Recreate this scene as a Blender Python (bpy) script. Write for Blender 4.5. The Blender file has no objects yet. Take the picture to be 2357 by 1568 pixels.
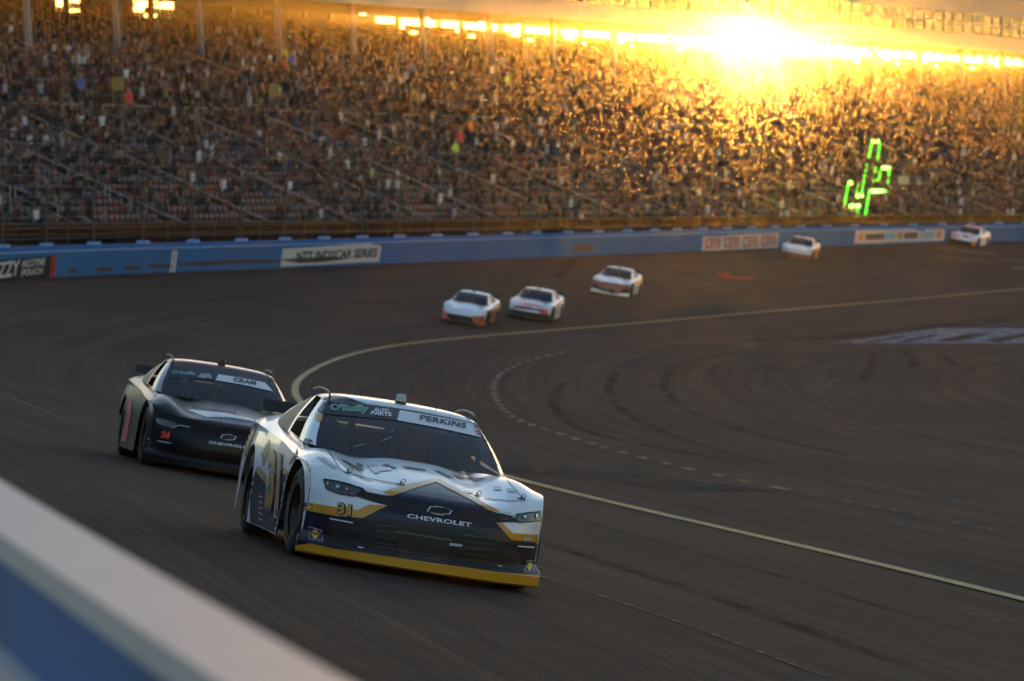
import bpy, bmesh, math, random
import numpy as np
from mathutils import Vector, Matrix
from mathutils.bvhtree import BVHTree

random.seed(7); rng = np.random.default_rng(7)
S = bpy.context.scene
C = S.collection
R = math.radians

# ------------------------------------------------------------------ camera
ZC = 5.0                                   # camera height; everything below is given relative to it
F = 11800.0; PW, PH = 2357.0, 1568.0       # focal length in picture units, picture size used for measuring
YH = 447.0                                 # horizon line in the picture
cam = bpy.data.cameras.new('camera'); camo = bpy.data.objects.new('camera', cam); C.objects.link(camo)
cam.sensor_width = 36; cam.lens = F/PW*36; cam.clip_start = 0.5; cam.clip_end = 6000
PITCH = math.atan((PH/2-YH)/F)
camo.location = (0, 0, ZC); camo.rotation_euler = (R(90)-PITCH, 0, 0)
cam.dof.use_dof = True; cam.dof.focus_distance = 41.5; cam.dof.aperture_fstop = 5.6
S.camera = camo
FW = Vector((0, math.cos(PITCH), -math.sin(PITCH))); UPV = Vector((0, math.sin(PITCH), math.cos(PITCH)))
EYE = Vector((0, 0, ZC))
def ray(px, py):
    return (FW + Vector((1, 0, 0))*((px-PW/2)/F) + UPV*((PH/2-py)/F)).normalized()
def at(px, py, Y):                          # point on the ray at distance Y ahead
    d = ray(px, py); return EYE + d*(Y/d.y)

# ------------------------------------------------------------------ sky, sun, exposure
SUN = ray(1745, 113)
EL = math.asin(SUN.z); AZ = math.atan2(SUN.x, SUN.y)
w = bpy.data.worlds.new('World'); S.world = w; w.use_nodes = True
nt = w.node_tree; bg = nt.nodes['Background']
sky = nt.nodes.new('ShaderNodeTexSky'); sky.sky_type = 'NISHITA'
sky.sun_disc = True; sky.sun_size = R(0.53); sky.sun_intensity = 0.3
sky.sun_elevation = EL; sky.sun_rotation = AZ; sky.altitude = 300; sky.air_density = 0.9; sky.dust_density = 0.25; sky.ozone_density = 1.6
nt.links.new(sky.outputs[0], bg.inputs[0]); bg.inputs[1].default_value = 0.05
sl = bpy.data.lights.new('sun', 'SUN'); so = bpy.data.objects.new('sun', sl); C.objects.link(so)
sl.energy = 2.0; sl.angle = R(0.53); sl.color = (1.0, 0.44, 0.075)
so.rotation_euler = SUN.to_track_quat('Z', 'Y').to_euler(); so.location = (0, 0, 60)
S.view_settings.view_transform = 'Standard'; S.view_settings.look = 'None'; S.view_settings.gamma = 1
S.view_settings.use_curve_mapping = False; S.view_settings.exposure = 3.75
HAZE = 0.00015; HAZE_G = (0.99, 0.94)
S.cycles.use_denoising = True; S.cycles.denoising_input_passes = 'RGB_ALBEDO_NORMAL'
S.cycles.max_bounces = 8; S.cycles.volume_bounces = 0; S.cycles.transparent_max_bounces = 16
S.cycles.sample_clamp_indirect = 6; S.cycles.sample_clamp_direct = 150

# ------------------------------------------------------------------ helpers
def tag(o, label=None, cat=None, group=None, kind=None):
    if label: o['label'] = label
    if cat: o['category'] = cat
    if group: o['group'] = group
    if kind: o['kind'] = kind
    return o
def mesh_data(name, v, f, smooth=False):
    m = bpy.data.meshes.new(name); m.from_pydata([tuple(p) for p in v], [], f); m.update()
    if smooth: m.polygons.foreach_set('use_smooth', [True]*len(m.polygons))
    return m
def obj(name, data, mat=None, parent=None):
    o = bpy.data.objects.new(name, data); C.objects.link(o)
    if mat is not None and data is not None: 
        if len(data.materials) == 0: data.materials.append(mat)
    if parent is not None: o.parent = parent
    return o
def empty(name, loc=(0, 0, 0)):
    o = bpy.data.objects.new(name, None); C.objects.link(o); o.location = loc; o.empty_display_size = .3; return o
class MB:
    def __init__(s): s.v = []; s.f = []
    def box(s, x0, x1, y0, y1, z0, z1):
        b = len(s.v); s.v += [(x, y, z) for z in (z0, z1) for y in (y0, y1) for x in (x0, x1)]
        s.f += [(b, b+2, b+3, b+1), (b+4, b+5, b+7, b+6), (b, b+1, b+5, b+4), (b+2, b+6, b+7, b+3), (b, b+4, b+6, b+2), (b+1, b+3, b+7, b+5)]; return s
    def obox(s, c, ax, ay, az):            # oriented box: centre and three half axes
        b = len(s.v); c = Vector(c); ax = Vector(ax); ay = Vector(ay); az = Vector(az)
        s.v += [tuple(c+ax*i+ay*j+az*k) for k in (-1, 1) for j in (-1, 1) for i in (-1, 1)]
        s.f += [(b, b+2, b+3, b+1), (b+4, b+5, b+7, b+6), (b, b+1, b+5, b+4), (b+2, b+6, b+7, b+3), (b, b+4, b+6, b+2), (b+1, b+3, b+7, b+5)]; return s
    def tube(s, pts, r, n=6, closed=False):
        pts = [Vector(p) for p in pts]; b = len(s.v); m = len(pts)
        for i, p in enumerate(pts):
            t = (pts[min(i+1, m-1)]-pts[max(i-1, 0)])
            if closed: t = pts[(i+1) % m]-pts[i-1]
            t.normalize(); a = t.cross(Vector((0, 0, 1)) if abs(t.z) < .9 else Vector((0, 1, 0))).normalized(); c = t.cross(a)
            rr = r[i] if isinstance(r, (list, tuple)) else r
            for k in range(n):
                q = 2*math.pi*k/n; s.v.append(tuple(p+a*(rr*math.cos(q))+c*(rr*math.sin(q))))
        for i in range(m if closed else m-1):
            j = (i+1) % m
            for k in range(n):
                l = (k+1) % n; s.f.append((b+i*n+k, b+i*n+l, b+j*n+l, b+j*n+k))
        if not closed:
            s.f.append(tuple(b+k for k in reversed(range(n)))); s.f.append(tuple(b+(m-1)*n+k for k in range(n)))
        return s
    def grid(s, P):                         # P[i][j] points
        b = len(s.v); n = len(P); m = len(P[0])
        for row in P: s.v += [tuple(p) for p in row]
        for i in range(n-1):
            for j in range(m-1): s.f.append((b+i*m+j, b+i*m+j+1, b+(i+1)*m+j+1, b+(i+1)*m+j))
        return s
    def build(s, name, mat=None, parent=None, smooth=False):
        return obj(name, mesh_data(name, s.v, s.f, smooth), mat, parent)

# ------------------------------------------------------------------ materials
_M = {}
def mat(name, col, rough=.5, metal=0, coat=0, spec=.5, noise=None, bump=None, emit=None, estr=1):
    if name in _M: return _M[name]
    m = bpy.data.materials.new(name); m.use_nodes = True; n = m.node_tree; p = n.nodes['Principled BSDF']
    c = (*col, 1) if len(col) == 3 else col
    p.inputs['Base Color'].default_value = c; p.inputs['Roughness'].default_value = rough
    p.inputs['Metallic'].default_value = metal; p.inputs['Coat Weight'].default_value = coat; p.inputs['Coat Roughness'].default_value = .06
    p.inputs['Specular IOR Level'].default_value = spec
    tc = None
    if noise:                               # (scale, amount, second colour)
        tc = n.nodes.new('ShaderNodeTexCoord'); nz = n.nodes.new('ShaderNodeTexNoise'); nz.inputs['Scale'].default_value = noise[0]; nz.inputs['Detail'].default_value = 8; nz.inputs['Roughness'].default_value = .65
        n.links.new(tc.outputs['Object'], nz.inputs['Vector'])
        rp = n.nodes.new('ShaderNodeValToRGB'); rp.color_ramp.elements[0].position = noise[1]; rp.color_ramp.elements[1].position = noise[1]+noise[3]
        rp.color_ramp.elements[0].color = c; rp.color_ramp.elements[1].color = (*noise[2], 1)
        n.links.new(nz.outputs['Fac'], rp.inputs[0]); n.links.new(rp.outputs[0], p.inputs['Base Color'])
    if bump:
        tc = tc or n.nodes.new('ShaderNodeTexCoord'); bz = n.nodes.new('ShaderNodeTexNoise'); bz.inputs['Scale'].default_value = bump[0]; bz.inputs['Detail'].default_value = 4
        n.links.new(tc.outputs['Object'], bz.inputs['Vector']); bp = n.nodes.new('ShaderNodeBump'); bp.inputs['Strength'].default_value = bump[1]; bp.inputs['Distance'].default_value = bump[2]
        n.links.new(bz.outputs['Fac'], bp.inputs['Height']); n.links.new(bp.outputs[0], p.inputs['Normal'])
    if emit:
        p.inputs['Emission Color'].default_value = (*emit, 1); p.inputs['Emission Strength'].default_value = estr
    _M[name] = m; return m
def paint(name, col, dirt=True, rough=.30):
    dark = tuple(x*.22+.004 for x in col)
    return mat(name, col, rough, 0, .45, .45, noise=(38, .66, dark, .045) if dirt else None)
def vcol_mat(name, rough=.8):
    m = bpy.data.materials.new(name); m.use_nodes = True; n = m.node_tree; p = n.nodes['Principled BSDF']
    a = n.nodes.new('ShaderNodeVertexColor'); a.layer_name = 'Col'
    n.links.new(a.outputs['Color'], p.inputs['Base Color']); p.inputs['Roughness'].default_value = rough; return m
def glass_mat(name, tint, op, base=(.02, .02, .025)):
    m = bpy.data.materials.new(name); m.use_nodes = True; n = m.node_tree; n.nodes.clear()
    out = n.nodes.new('ShaderNodeOutputMaterial'); mx = n.nodes.new('ShaderNodeMixShader'); tr = n.nodes.new('ShaderNodeBsdfTransparent'); gl = n.nodes.new('ShaderNodeBsdfPrincipled')
    tr.inputs[0].default_value = (*tint, 1); gl.inputs['Base Color'].default_value = (*base, 1); gl.inputs['Roughness'].default_value = .08
    lw = n.nodes.new('ShaderNodeFresnel'); lw.inputs[0].default_value = 1.45
    ad = n.nodes.new('ShaderNodeMath'); ad.operation = 'MAXIMUM'; ad.inputs[1].default_value = op; n.links.new(lw.outputs[0], ad.inputs[0])
    n.links.new(ad.outputs[0], mx.inputs[0]); n.links.new(tr.outputs[0], mx.inputs[1]); n.links.new(gl.outputs[0], mx.inputs[2]); n.links.new(mx.outputs[0], out.inputs[0]); return m

def asphalt_mat():
    m = bpy.data.materials.new('asphalt'); m.use_nodes = True; n = m.node_tree; p = n.nodes['Principled BSDF']; L = n.links.new
    uv = n.nodes.new('ShaderNodeUVMap'); uv.uv_map = 'UV'
    def noise(scale, sx, sy, det=6, rough=.6, co=None):
        mp = n.nodes.new('ShaderNodeMapping'); mp.inputs['Scale'].default_value = (sx, sy, 1); L(co or uv.outputs[0], mp.inputs[0])
        z = n.nodes.new('ShaderNodeTexNoise'); z.inputs['Scale'].default_value = scale; z.inputs['Detail'].default_value = det; z.inputs['Roughness'].default_value = rough; L(mp.outputs[0], z.inputs['Vector']); return z
    def ramp(z, a, b, ca, cb):
        r = n.nodes.new('ShaderNodeValToRGB'); r.color_ramp.elements[0].position = a; r.color_ramp.elements[1].position = b
        r.color_ramp.elements[0].color = (*ca, 1); r.color_ramp.elements[1].color = (*cb, 1); L(z, r.inputs[0]); return r
    def mul(a, b, f=1):
        x = n.nodes.new('ShaderNodeMix'); x.data_type = 'RGBA'; x.blend_type = 'MULTIPLY'; x.inputs[0].default_value = f; L(a, x.inputs[6]); L(b, x.inputs[7]); return x.outputs[2]
    base = ramp(noise(.9, 1, 1).outputs['Fac'], .3, .7, (.045, .0265, .0225), (.060, .0365, .0310))
    streak = ramp(noise(1, .018, 1.5, 5, .7).outputs['Fac'], .38, .62, (.64, .64, .65), (1.12, 1.11, 1.10))   # rubber laid along the track
    streak2 = ramp(noise(1, .035, 9.0, 4, .7).outputs['Fac'], .36, .56, (.70, .70, .70), (1.08, 1.08, 1.08))
    patch = ramp(noise(.06, 1, 2).outputs['Fac'], .4, .62, (.82, .82, .84), (1.1, 1.08, 1.05))
    grit = ramp(noise(34, 1, 1, 4, .85).outputs['Fac'], .38, .64, (.35, .35, .35), (1.9, 1.85, 1.8))
    c = mul(mul(mul(mul(base.outputs[0], streak.outputs[0]), streak2.outputs[0]), patch.outputs[0]), grit.outputs[0])
    L(c, p.inputs['Base Color']); p.inputs['Roughness'].default_value = .9; p.inputs['Specular IOR Level'].default_value = .06
    bp = n.nodes.new('ShaderNodeBump'); bp.inputs['Strength'].default_value = .5; bp.inputs['Distance'].default_value = .006
    L(noise(90, 1, 1, 3, .7).outputs['Fac'], bp.inputs['Height']); L(bp.outputs[0], p.inputs['Normal']); return m

# ------------------------------------------------------------------ the track surface
WP = [(9.5, -46, -1.9), (5.2, -22, -1.9), (1.16, 0, -1.9), (-.224, 6.84, -1.9), (-1.133, 11.33, -1.9), (-5.9, 40, -2.1), (-9.4, 61, -2.35), (-15, 94, -2.85), (-20, 130, -3.25),
      (-21.8, 165, -3.35), (-19.2, 199, -3.3), (-10, 230, -3.3), (5.6, 280, -3.3), (20.6, 327, -3.3), (36, 361, -3.3), (53.6, 398, -3.3), (80, 454, -3.3), (110, 517, -3.3), (150, 600, -3.3), (190, 685, -3.3)]
def catmull(P, step=.8):
    P = np.array(P, float); out = []
    for i in range(1, len(P)-2):
        p0, p1, p2, p3 = P[i-1:i+3]; t0 = 0; d = lambda a, b: max(np.linalg.norm(b-a), 1e-6)**.5
        t1 = t0+d(p0, p1); t2 = t1+d(p1, p2); t3 = t2+d(p2, p3)
        n = max(2, int(np.linalg.norm(p2-p1)/step))
        for k in range(n):
            t = t1+(t2-t1)*k/n
            a1 = (t1-t)/(t1-t0)*p0+(t-t0)/(t1-t0)*p1; a2 = (t2-t)/(t2-t1)*p1+(t-t1)/(t2-t1)*p2; a3 = (t3-t)/(t3-t2)*p2+(t-t2)/(t3-t2)*p3
            b1 = (t2-t)/(t2-t0)*a1+(t-t0)/(t2-t0)*a2; b2 = (t3-t)/(t3-t1)*a2+(t-t1)/(t3-t1)*a3
            out.append((t2-t)/(t2-t1)*b1+(t-t1)/(t2-t1)*b2)
    return np.array(out)
WC = catmull(WP)
for _ in range(60): WC[1:-1] = .25*WC[:-2]+.5*WC[1:-1]+.25*WC[2:]
_i = np.where(WC[:, 1] < 14)[0]
WT = np.gradient(WC[:, :2], axis=0); WT /= np.linalg.norm(WT, axis=1)[:, None]
for _ in range(300): WT[1:-1] = .25*WT[:-2]+.5*WT[1:-1]+.25*WT[2:]
WT /= np.linalg.norm(WT, axis=1)[:, None]
WN = np.stack([WT[:, 1], -WT[:, 0]], 1)               # towards the infield
WS = np.concatenate([[0], np.cumsum(np.linalg.norm(np.diff(WC[:, :2], axis=0), axis=1))])
BANK = .165; PL = 15.0
def drop(p):
    p = np.asarray(p, float)
    return np.where(p < 0, 0, np.where(p < PL, BANK*p, BANK*PL+.035*(p-PL)))
def surf(x, y):                                        # height of the track, wall index, offset
    d = (WC[:, 0]-x)**2+(WC[:, 1]-y)**2; i = int(np.argmin(d))
    p = (x-WC[i, 0])*WN[i, 0]+(y-WC[i, 1])*WN[i, 1]
    j = min(max(i, 1), len(WC)-2); sl_ = (WC[j+1, 2]-WC[j-1, 2])/(WS[j+1]-WS[j-1]); al = (x-WC[i, 0])*WT[i, 0]+(y-WC[i, 1])*WT[i, 1]
    return float(WC[i, 2]+sl_*al-drop(p))+ZC, i, p
def ground(px, py):
    d = ray(px, py); lo = 5.; k = 5.
    while k < 700:
        q = EYE+d*k
        if q.z < surf(q.x, q.y)[0]: break
        lo = k; k += 2.
    hi = k
    for _ in range(30):
        m = (lo+hi)/2; q = EYE+d*m
        if q.z < surf(q.x, q.y)[0]: hi = m
        else: lo = m
    return EYE+d*hi
def track_pt(i, p, dz=0): return Vector((WC[i, 0]+WN[i, 0]*p, WC[i, 1]+WN[i, 1]*p, WC[i, 2]-float(drop(p))+ZC+dz))

M_ASPH = asphalt_mat()
ps = np.concatenate([np.linspace(-.6, 15, 27), [15.4, 16, 17, 18.5, 20.5, 23, 26, 30, 35, 41, 48, 56, 66, 78]])
ii = np.arange(0, len(WC), 2)
V = []; UV = []
for i in ii:
    for p in ps:
        V.append((WC[i, 0]+WN[i, 0]*p, WC[i, 1]+WN[i, 1]*p, WC[i, 2]-float(drop(p))+ZC)); UV.append((WS[i], p))
m = len(ps); Fc = [(a*m+b, a*m+b+1, (a+1)*m+b+1, (a+1)*m+b) for a in range(len(ii)-1) for b in range(m-1)]
tm = mesh_data('race_track', V, [f[::-1] for f in Fc], True)
uvl = tm.uv_layers.new(name='UV'); li = np.empty(len(tm.loops), np.int32); tm.loops.foreach_get('vertex_index', li)
uvl.data.foreach_set('uv', np.array(UV, np.float32)[li].ravel())
if tm.polygons[0].normal.z < 0: tm.flip_normals()
track = tag(obj('race_track', tm, M_ASPH), kind='structure')
# surroundings
M_DIRT = mat('desert_ground', (.16, .11, .075), .95, noise=(.05, .4, (.10, .075, .055), .3))
g = MB().box(-900, 900, -300, 1500, -9+ZC-1, -9+ZC); tag(g.build('ground', M_DIRT), kind='structure')
hv = [[(-520+1040*i/40, -190-30*math.sin(i*.9)-90*abs(i/20-1)**2*-1-60*j, ZC-9.2+(30+5*math.sin(i*1.3)+3*math.sin(i*2.9))*(0, .55, .95, 1, .7)[j]) for j in range(5)] for i in range(41)]
hb = MB(); hb.grid([[(x, min(-60, y*.8), z) for x, y, z in r_] for r_ in hv]); tag(hb.build('sky_block_hills', mat('hill_rock', (.13, .09, .065), .95, noise=(.08, .45, (.08, .06, .045), .3)), None, True), kind='structure')  # high ground added unseen behind the camera to block the low sky
M_CONC = mat('concrete', (.20, .19, .18), .9, noise=(.6, .45, (.14, .13, .125), .25), bump=(20, .2, .01))
P = [[(WC[i, 0]+WN[i, 0]*p, WC[i, 1]+WN[i, 1]*p, WC[i, 2]+ZC-.02) for p in (-.55, -2, -6, -14, -30, -48)] for i in ii]
tag(MB().grid(P).build('walkway', M_CONC), kind='structure')

# ------------------------------------------------------------------ painted lines and tyre marks
def worn(name, col, thr, sc=3):
    m = bpy.data.materials.new(name); m.use_nodes = True; n = m.node_tree; p = n.nodes['Principled BSDF']; out = n.nodes['Material Output']
    tc = n.nodes.new('ShaderNodeTexCoord'); z = n.nodes.new('ShaderNodeTexNoise'); z.inputs['Scale'].default_value = sc; z.inputs['Detail'].default_value = 8; z.inputs['Roughness'].default_value = .75
    n.links.new(tc.outputs['Object'], z.inputs['Vector'])
    r = n.nodes.new('ShaderNodeValToRGB'); r.color_ramp.elements[0].position = thr-.12; r.color_ramp.elements[1].position = thr+.12
    n.links.new(z.outputs['Fac'], r.inputs[0]); p.inputs['Base Color'].default_value = (*col, 1); p.inputs['Roughness'].default_value = .95; p.inputs['Specular IOR Level'].default_value = .05
    tr = n.nodes.new('ShaderNodeBsdfTransparent'); mx = n.nodes.new('ShaderNodeMixShader')
    n.links.new(r.outputs[0], mx.inputs[0]); n.links.new(p.outputs[0], mx.inputs[1]); n.links.new(tr.outputs[0], mx.inputs[2]); n.links.new(mx.outputs[0], out.inputs[0]); return m
M_LINE = worn('worn_line_paint', (.60, .43, .23), .64); M_FAINT = worn('faint_line_paint', (.20, .165, .14), .50); M_RUB = worn('tyre_rubber', (.016, .013, .012), .43, 1.2); M_PATCH = worn('lighter_asphalt', (.075, .050, .040), .50, .8)
M_DASH = worn('dash_paint', (.30, .25, .21), .56)
def smooth_px(P, step=14):
    P = [(*p, 0) for p in P]; P = [tuple(2*np.array(P[0])-np.array(P[1]))]+P+[tuple(2*np.array(P[-1])-np.array(P[-2]))]
    Q = catmull(P, step); return [(q[0], q[1]) for q in Q]+[P[-2][:2]]
def ribbon(mb, W, width, dz):               # W world points on the ground
    rows = []
    for k, q in enumerate(W):
        t = W[min(k+1, len(W)-1)]-W[max(k-1, 0)]; t.z = 0; t.normalize(); s = Vector((t.y, -t.x, 0))
        wd = width[k] if isinstance(width, list) else width
        rows.append([(a.x, a.y, surf(a.x, a.y)[0]+dz) for a in (q-s*wd/2, q+s*wd/2)])
    mb.grid(rows)
def line_px(name, P, width, matl, dz=.012, step=14):
    W = [ground(*p) for p in smooth_px(P, step)]; mb = MB(); ribbon(mb, W, width, dz)
    return tag(mb.build(name, matl), kind='structure')
# boundary line at the foot of the banking
W = [track_pt(i, PL+.1) for i in range(0, len(WC), 3) if WC[i, 1] > 14]
mb = MB(); ribbon(mb, W, .21, .02); tag(mb.build('boundary_line', M_LINE), kind='structure')

# ------------------------------------------------------------------ decals: flat print laid on real surfaces
def bvh_of(objs):
    v = []; f = []
    for o, Mx in objs:
        b = len(v); v += [Mx @ q.co for q in o.data.vertices]; f += [[b+k for k in p.vertices] for p in o.data.polygons]
    return BVHTree.FromPolygons(v, f)
def refine(bm, L, it=6):
    for _ in range(it):
        bmesh.ops.triangulate(bm, faces=bm.faces[:])
        es = [e for e in bm.edges if e.calc_length() > L]
        if not es: break
        bmesh.ops.subdivide_edges(bm, edges=es, cuts=1)
    bmesh.ops.triangulate(bm, faces=bm.faces[:])
def decal_bm(bm, name, matl, bvh, parent, inv, off=.003, L=9, one=False, dep=.6):
    refine(bm, L)
    bm.verts.ensure_lookup_table(); co = {}; nv = []; 
    hits = [(v, ray(v.co.x, v.co.y)) for v in bm.verts]; hits = [(v, d)+tuple(bvh.ray_cast(EYE, d)[:2]) for v, d in hits]
    dist = [(h-EYE).length for _, _, h, _ in hits if h is not None]; dist = sum(dist)/len(dist) if dist else 0
    for v, d, h, nrm in hits:
        if h is None:                       # just past the outline: clamp to the nearest skin
            if not (one and dist and name == 'gold_stripe'): continue
            h, nrm, _, _ = bvh.find_nearest(EYE+d*dist, .35)
            if h is None: continue
        if nrm.dot(d) > 0: nrm = -nrm
        co[v.index] = len(nv); nv.append((h, nrm))
    fs = []
    for f in bm.faces:
        k = [v.index for v in f.verts]
        if all(q in co for q in k):
            pts = [nv[co[q]][0] for q in k]
            if max((pts[a]-EYE).length for a in range(3))-min((pts[a]-EYE).length for a in range(3)) < dep: fs.append([co[q] for q in k])
    bm.free()
    vv = [inv @ (h+nrm*off) for h, nrm in nv]
    if not fs: return None
    if one:                                 # keep the largest connected patch
        up = list(range(len(vv)))
        def fd(a):
            while up[a] != a: up[a] = up[up[a]]; a = up[a]
            return a
        for f in fs: up[fd(f[0])] = fd(f[1]); up[fd(f[2])] = fd(f[1])
        cnt = {}
        for f in fs: cnt[fd(f[0])] = cnt.get(fd(f[0]), 0)+1
        best = max(cnt, key=cnt.get); fs = [f for f in fs if fd(f[0]) == best]
        use = sorted({a for f in fs for a in f}); rm = {a: k for k, a in enumerate(use)}; vv = [vv[a] for a in use]; fs = [[rm[a] for a in f] for f in fs]
    return obj(name, mesh_data(name, vv, fs, True), matl, parent)
def decal(P, name, matl, bvh, parent, inv, off=.003, L=9, dep=.6):
    bm = bmesh.new(); bm.faces.new([bm.verts.new((x, y, 0)) for x, y in P]); return decal_bm(bm, name, matl, bvh, parent, inv, off, L, True, dep)
def stroke(P, wd, *a, **k):                # a thin printed line given as a pixel path
    P = [Vector((x, y)) for x, y in P]; l = []; r = []
    for i, p in enumerate(P):
        t = (P[min(i+1, len(P)-1)]-P[max(i-1, 0)]).normalized(); nn = Vector((-t.y, t.x))*wd/2; l.append(p+nn); r.append(p-nn)
    return decal([tuple(q) for q in l+r[::-1]], *a, **k)
def text_bm(txt, bold=.0, spacing=1.0):
    cu = bpy.data.curves.new('text', 'FONT'); cu.body = txt; cu.offset = bold; cu.space_character = spacing; cu.resolution_u = 3
    o = bpy.data.objects.new('text', cu); C.objects.link(o)
    dg = bpy.context.evaluated_depsgraph_get(); me = bpy.data.meshes.new_from_object(o.evaluated_get(dg))
    bm = bmesh.new(); bm.from_mesh(me); bpy.data.objects.remove(o); bpy.data.curves.remove(cu); bpy.data.meshes.remove(me)
    bmesh.ops.remove_doubles(bm, verts=bm.verts[:], dist=1e-5)
    x = [v.co.x for v in bm.verts]; y = [v.co.y for v in bm.verts]; x0, x1, y0, y1 = min(x), max(x), min(y), max(y)
    for v in bm.verts: v.co.x = (v.co.x-x0)/(x1-x0); v.co.y = (v.co.y-y0)/(y1-y0); v.co.z = 0
    return bm
def text_decal(txt, BL, BR, TL, name, matl, bvh, parent, inv, off=.005, L=9, bold=.02, spacing=1.0, dep=.6):
    bm = text_bm(txt, bold, spacing)
    for v in bm.verts:
        a, b = v.co.x, v.co.y; v.co.x = BL[0]+(BR[0]-BL[0])*a+(TL[0]-BL[0])*b; v.co.y = BL[1]+(BR[1]-BL[1])*a+(TL[1]-BL[1])*b
    return decal_bm(bm, name, matl, bvh, parent, inv, off, L, False, dep)
ID = Matrix.Identity(4)

# ------------------------------------------------------------------ outer wall (far stretch) with its catch fence
M_BLUE = mat('wall_blue', (.020, .125, .31), .85, spec=.12, noise=(.35, .5, (.015, .10, .26), .3))
M_BLUED = mat('wall_blue_deep', (.02, .13, .38), .85, spec=.15)
M_CAP = mat('wall_cap', (.22, .36, .56), .8, spec=.2)
M_WHITE = mat('white_paint', (.62, .61, .60), .5, noise=(1.2, .45, (.50, .49, .48), .3))
M_DARK = mat('dark_steel', (.05, .05, .055), .5, .6)
M_GALV = mat('galvanised_steel', (.30, .29, .28), .45, .6)
fi = [i for i in range(len(WC)) if 47 < WC[i, 1] < 560]
def wall_strip(name, prof, idx, matl, parent, step=2):
    rows = [[(WC[i, 0]+WN[i, 0]*p, WC[i, 1]+WN[i, 1]*p, WC[i, 2]+ZC+z) for p, z in prof] for i in idx[::step]]
    mb = MB(); mb.grid(rows); mb.f.append(tuple(range(len(prof)))); mb.f.append(tuple(range(len(mb.v)-len(prof), len(mb.v)))); return mb.build(name, matl, parent)
k0 = fi[0]
wall = tag(empty('outer_wall', (WC[k0, 0], WC[k0, 1], WC[k0, 2]+ZC)), 'blue energy absorbing wall along the far edge of the banked track', 'wall')
WL = Matrix.Translation(-wall.location)
def to_wall(o): o.data.transform(WL); return o
face = to_wall(wall_strip('barrier_face', [(0, -.3), (0, 1.0), (-.22, 1.0), (-.22, -.3)], fi, M_BLUE, wall))
to_wall(wall_strip('barrier_cap', [(.02, 1.0), (.02, 1.05), (-.24, 1.05), (-.24, 1.0)], fi, M_CAP, wall))
to_wall(wall_strip('concrete_wall', [(-.75, -.3), (-.75, 1.22), (-1.1, 1.22), (-1.1, -.3)], fi, M_BLUED, wall))
blk = MB().obox((0, 0, 0), (.24, 0, 0), (0, .55, 0), (0, 0, .12)); bd = mesh_data('foam_block', blk.v, blk.f); bd.materials.append(M_BLUE)
fs = np.arange(WS[fi[0]]+1, WS[fi[-1]], 1.9)
for s in fs[:290]:
    i = int(np.searchsorted(WS, s)); o = obj('foam_block', bd, None, wall)
    o.location = Vector((WC[i, 0]-WN[i, 0]*.49, WC[i, 1]-WN[i, 1]*.49, WC[i, 2]+ZC+.95))-wall.location; o.rotation_euler.z = math.atan2(-WT[i, 0], WT[i, 1])
fence = tag(empty('catch_fence', wall.location), 'tall debris catch fence with posts curving over the far wall', 'fence')
# one curved post, foot at the origin, leaning over the track along +x
pp = [(0, 0, -.1), (0, 0, 1.6), (.05, 0, 2.3), (.22, 0, 3.0), (.55, 0, 3.6), (1.05, 0, 4.1), (1.7, 0, 4.42), (2.2, 0, 4.5)]
pm = MB().tube(pp, .05, 6); pd = mesh_data('fence_post', pm.v, pm.f, True); pd.materials.append(mat('fence_post_steel', (.095, .085, .078), .75, spec=.15))
pl = MB().box(-.22, .22, -.22, .22, 0, .12); pld = mesh_data('post_base', pl.v, pl.f); pld.materials.append(M_CAP)
for s in np.arange(WS[fi[0]]+2, WS[fi[-1]], 5.6):
    i = int(np.searchsorted(WS, s)); o = obj('fence_post', pd, None, fence)
    o.location = Vector((WC[i, 0]-WN[i, 0]*.92, WC[i, 1]-WN[i, 1]*.92, WC[i, 2]+ZC+1.22))-wall.location; o.rotation_euler.z = math.atan2(WN[i, 1], WN[i, 0])
    obj('post_base', pld, None, o)
def fence_off(z):                           # how far the fence leans over at height z
    return float(np.interp(z, [q[2] for q in pp], [q[0] for q in pp]))
for z in np.arange(.3, 4.45, .42):
    mb = MB(); mb.tube([Vector((WC[i, 0]+WN[i, 0]*(fence_off(z)-.92), WC[i, 1]+WN[i, 1]*(fence_off(z)-.92), WC[i, 2]+ZC+1.22+z))-wall.location for i in fi[::6]], .012, 4)
    mb.build('cable', M_DARK, fence)

# ------------------------------------------------------------------ foreground wall the camera looks over
M_NEARBLUE = mat('near_wall_blue', (.004, .085, .29), .6, noise=(2.5, .5, (.003, .035, .12), .2))
M_NEARTOP = mat('near_wall_top', (.46, .42, .405), .6, noise=(5, .5, (.39, .355, .345), .3))
near = tag(empty('foreground_wall', (1.2, 0, ZC-1.9)), 'blurred blue wall with broad white top running across the near corner', 'wall')
def near_strip(name, prof, matl, Y0=-14, Y1=46):
    rows = []
    for Y in np.linspace(Y0, Y1, 60):
        x = float(np.interp(Y, WC[:, 1], WC[:, 0])); zb = float(np.interp(Y, WC[:, 1], WC[:, 2]))
        rows.append([(x+p-near.location.x, Y, zb+ZC+z-near.location.z) for p, z in prof])
    mb = MB(); mb.grid(rows); n = len(prof); mb.f.append(tuple(range(n))); mb.f.append(tuple(range(len(mb.v)-n, len(mb.v)))); return mb.build(name, matl, near)
near_strip('wall_panel', [(-.02, -.25), (-.02, 1.20), (-.16, 1.20), (-.16, -.25)], M_NEARBLUE)
near_strip('wall_top', [(0, 1.20), (0, 1.25), (-.175, 1.25), (-.175, 1.20)], M_NEARTOP)
near_strip('wall_rail', [(-.16, .98), (-.16, 1.02), (-.20, 1.02), (-.20, .98)], M_NEARTOP)

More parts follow.
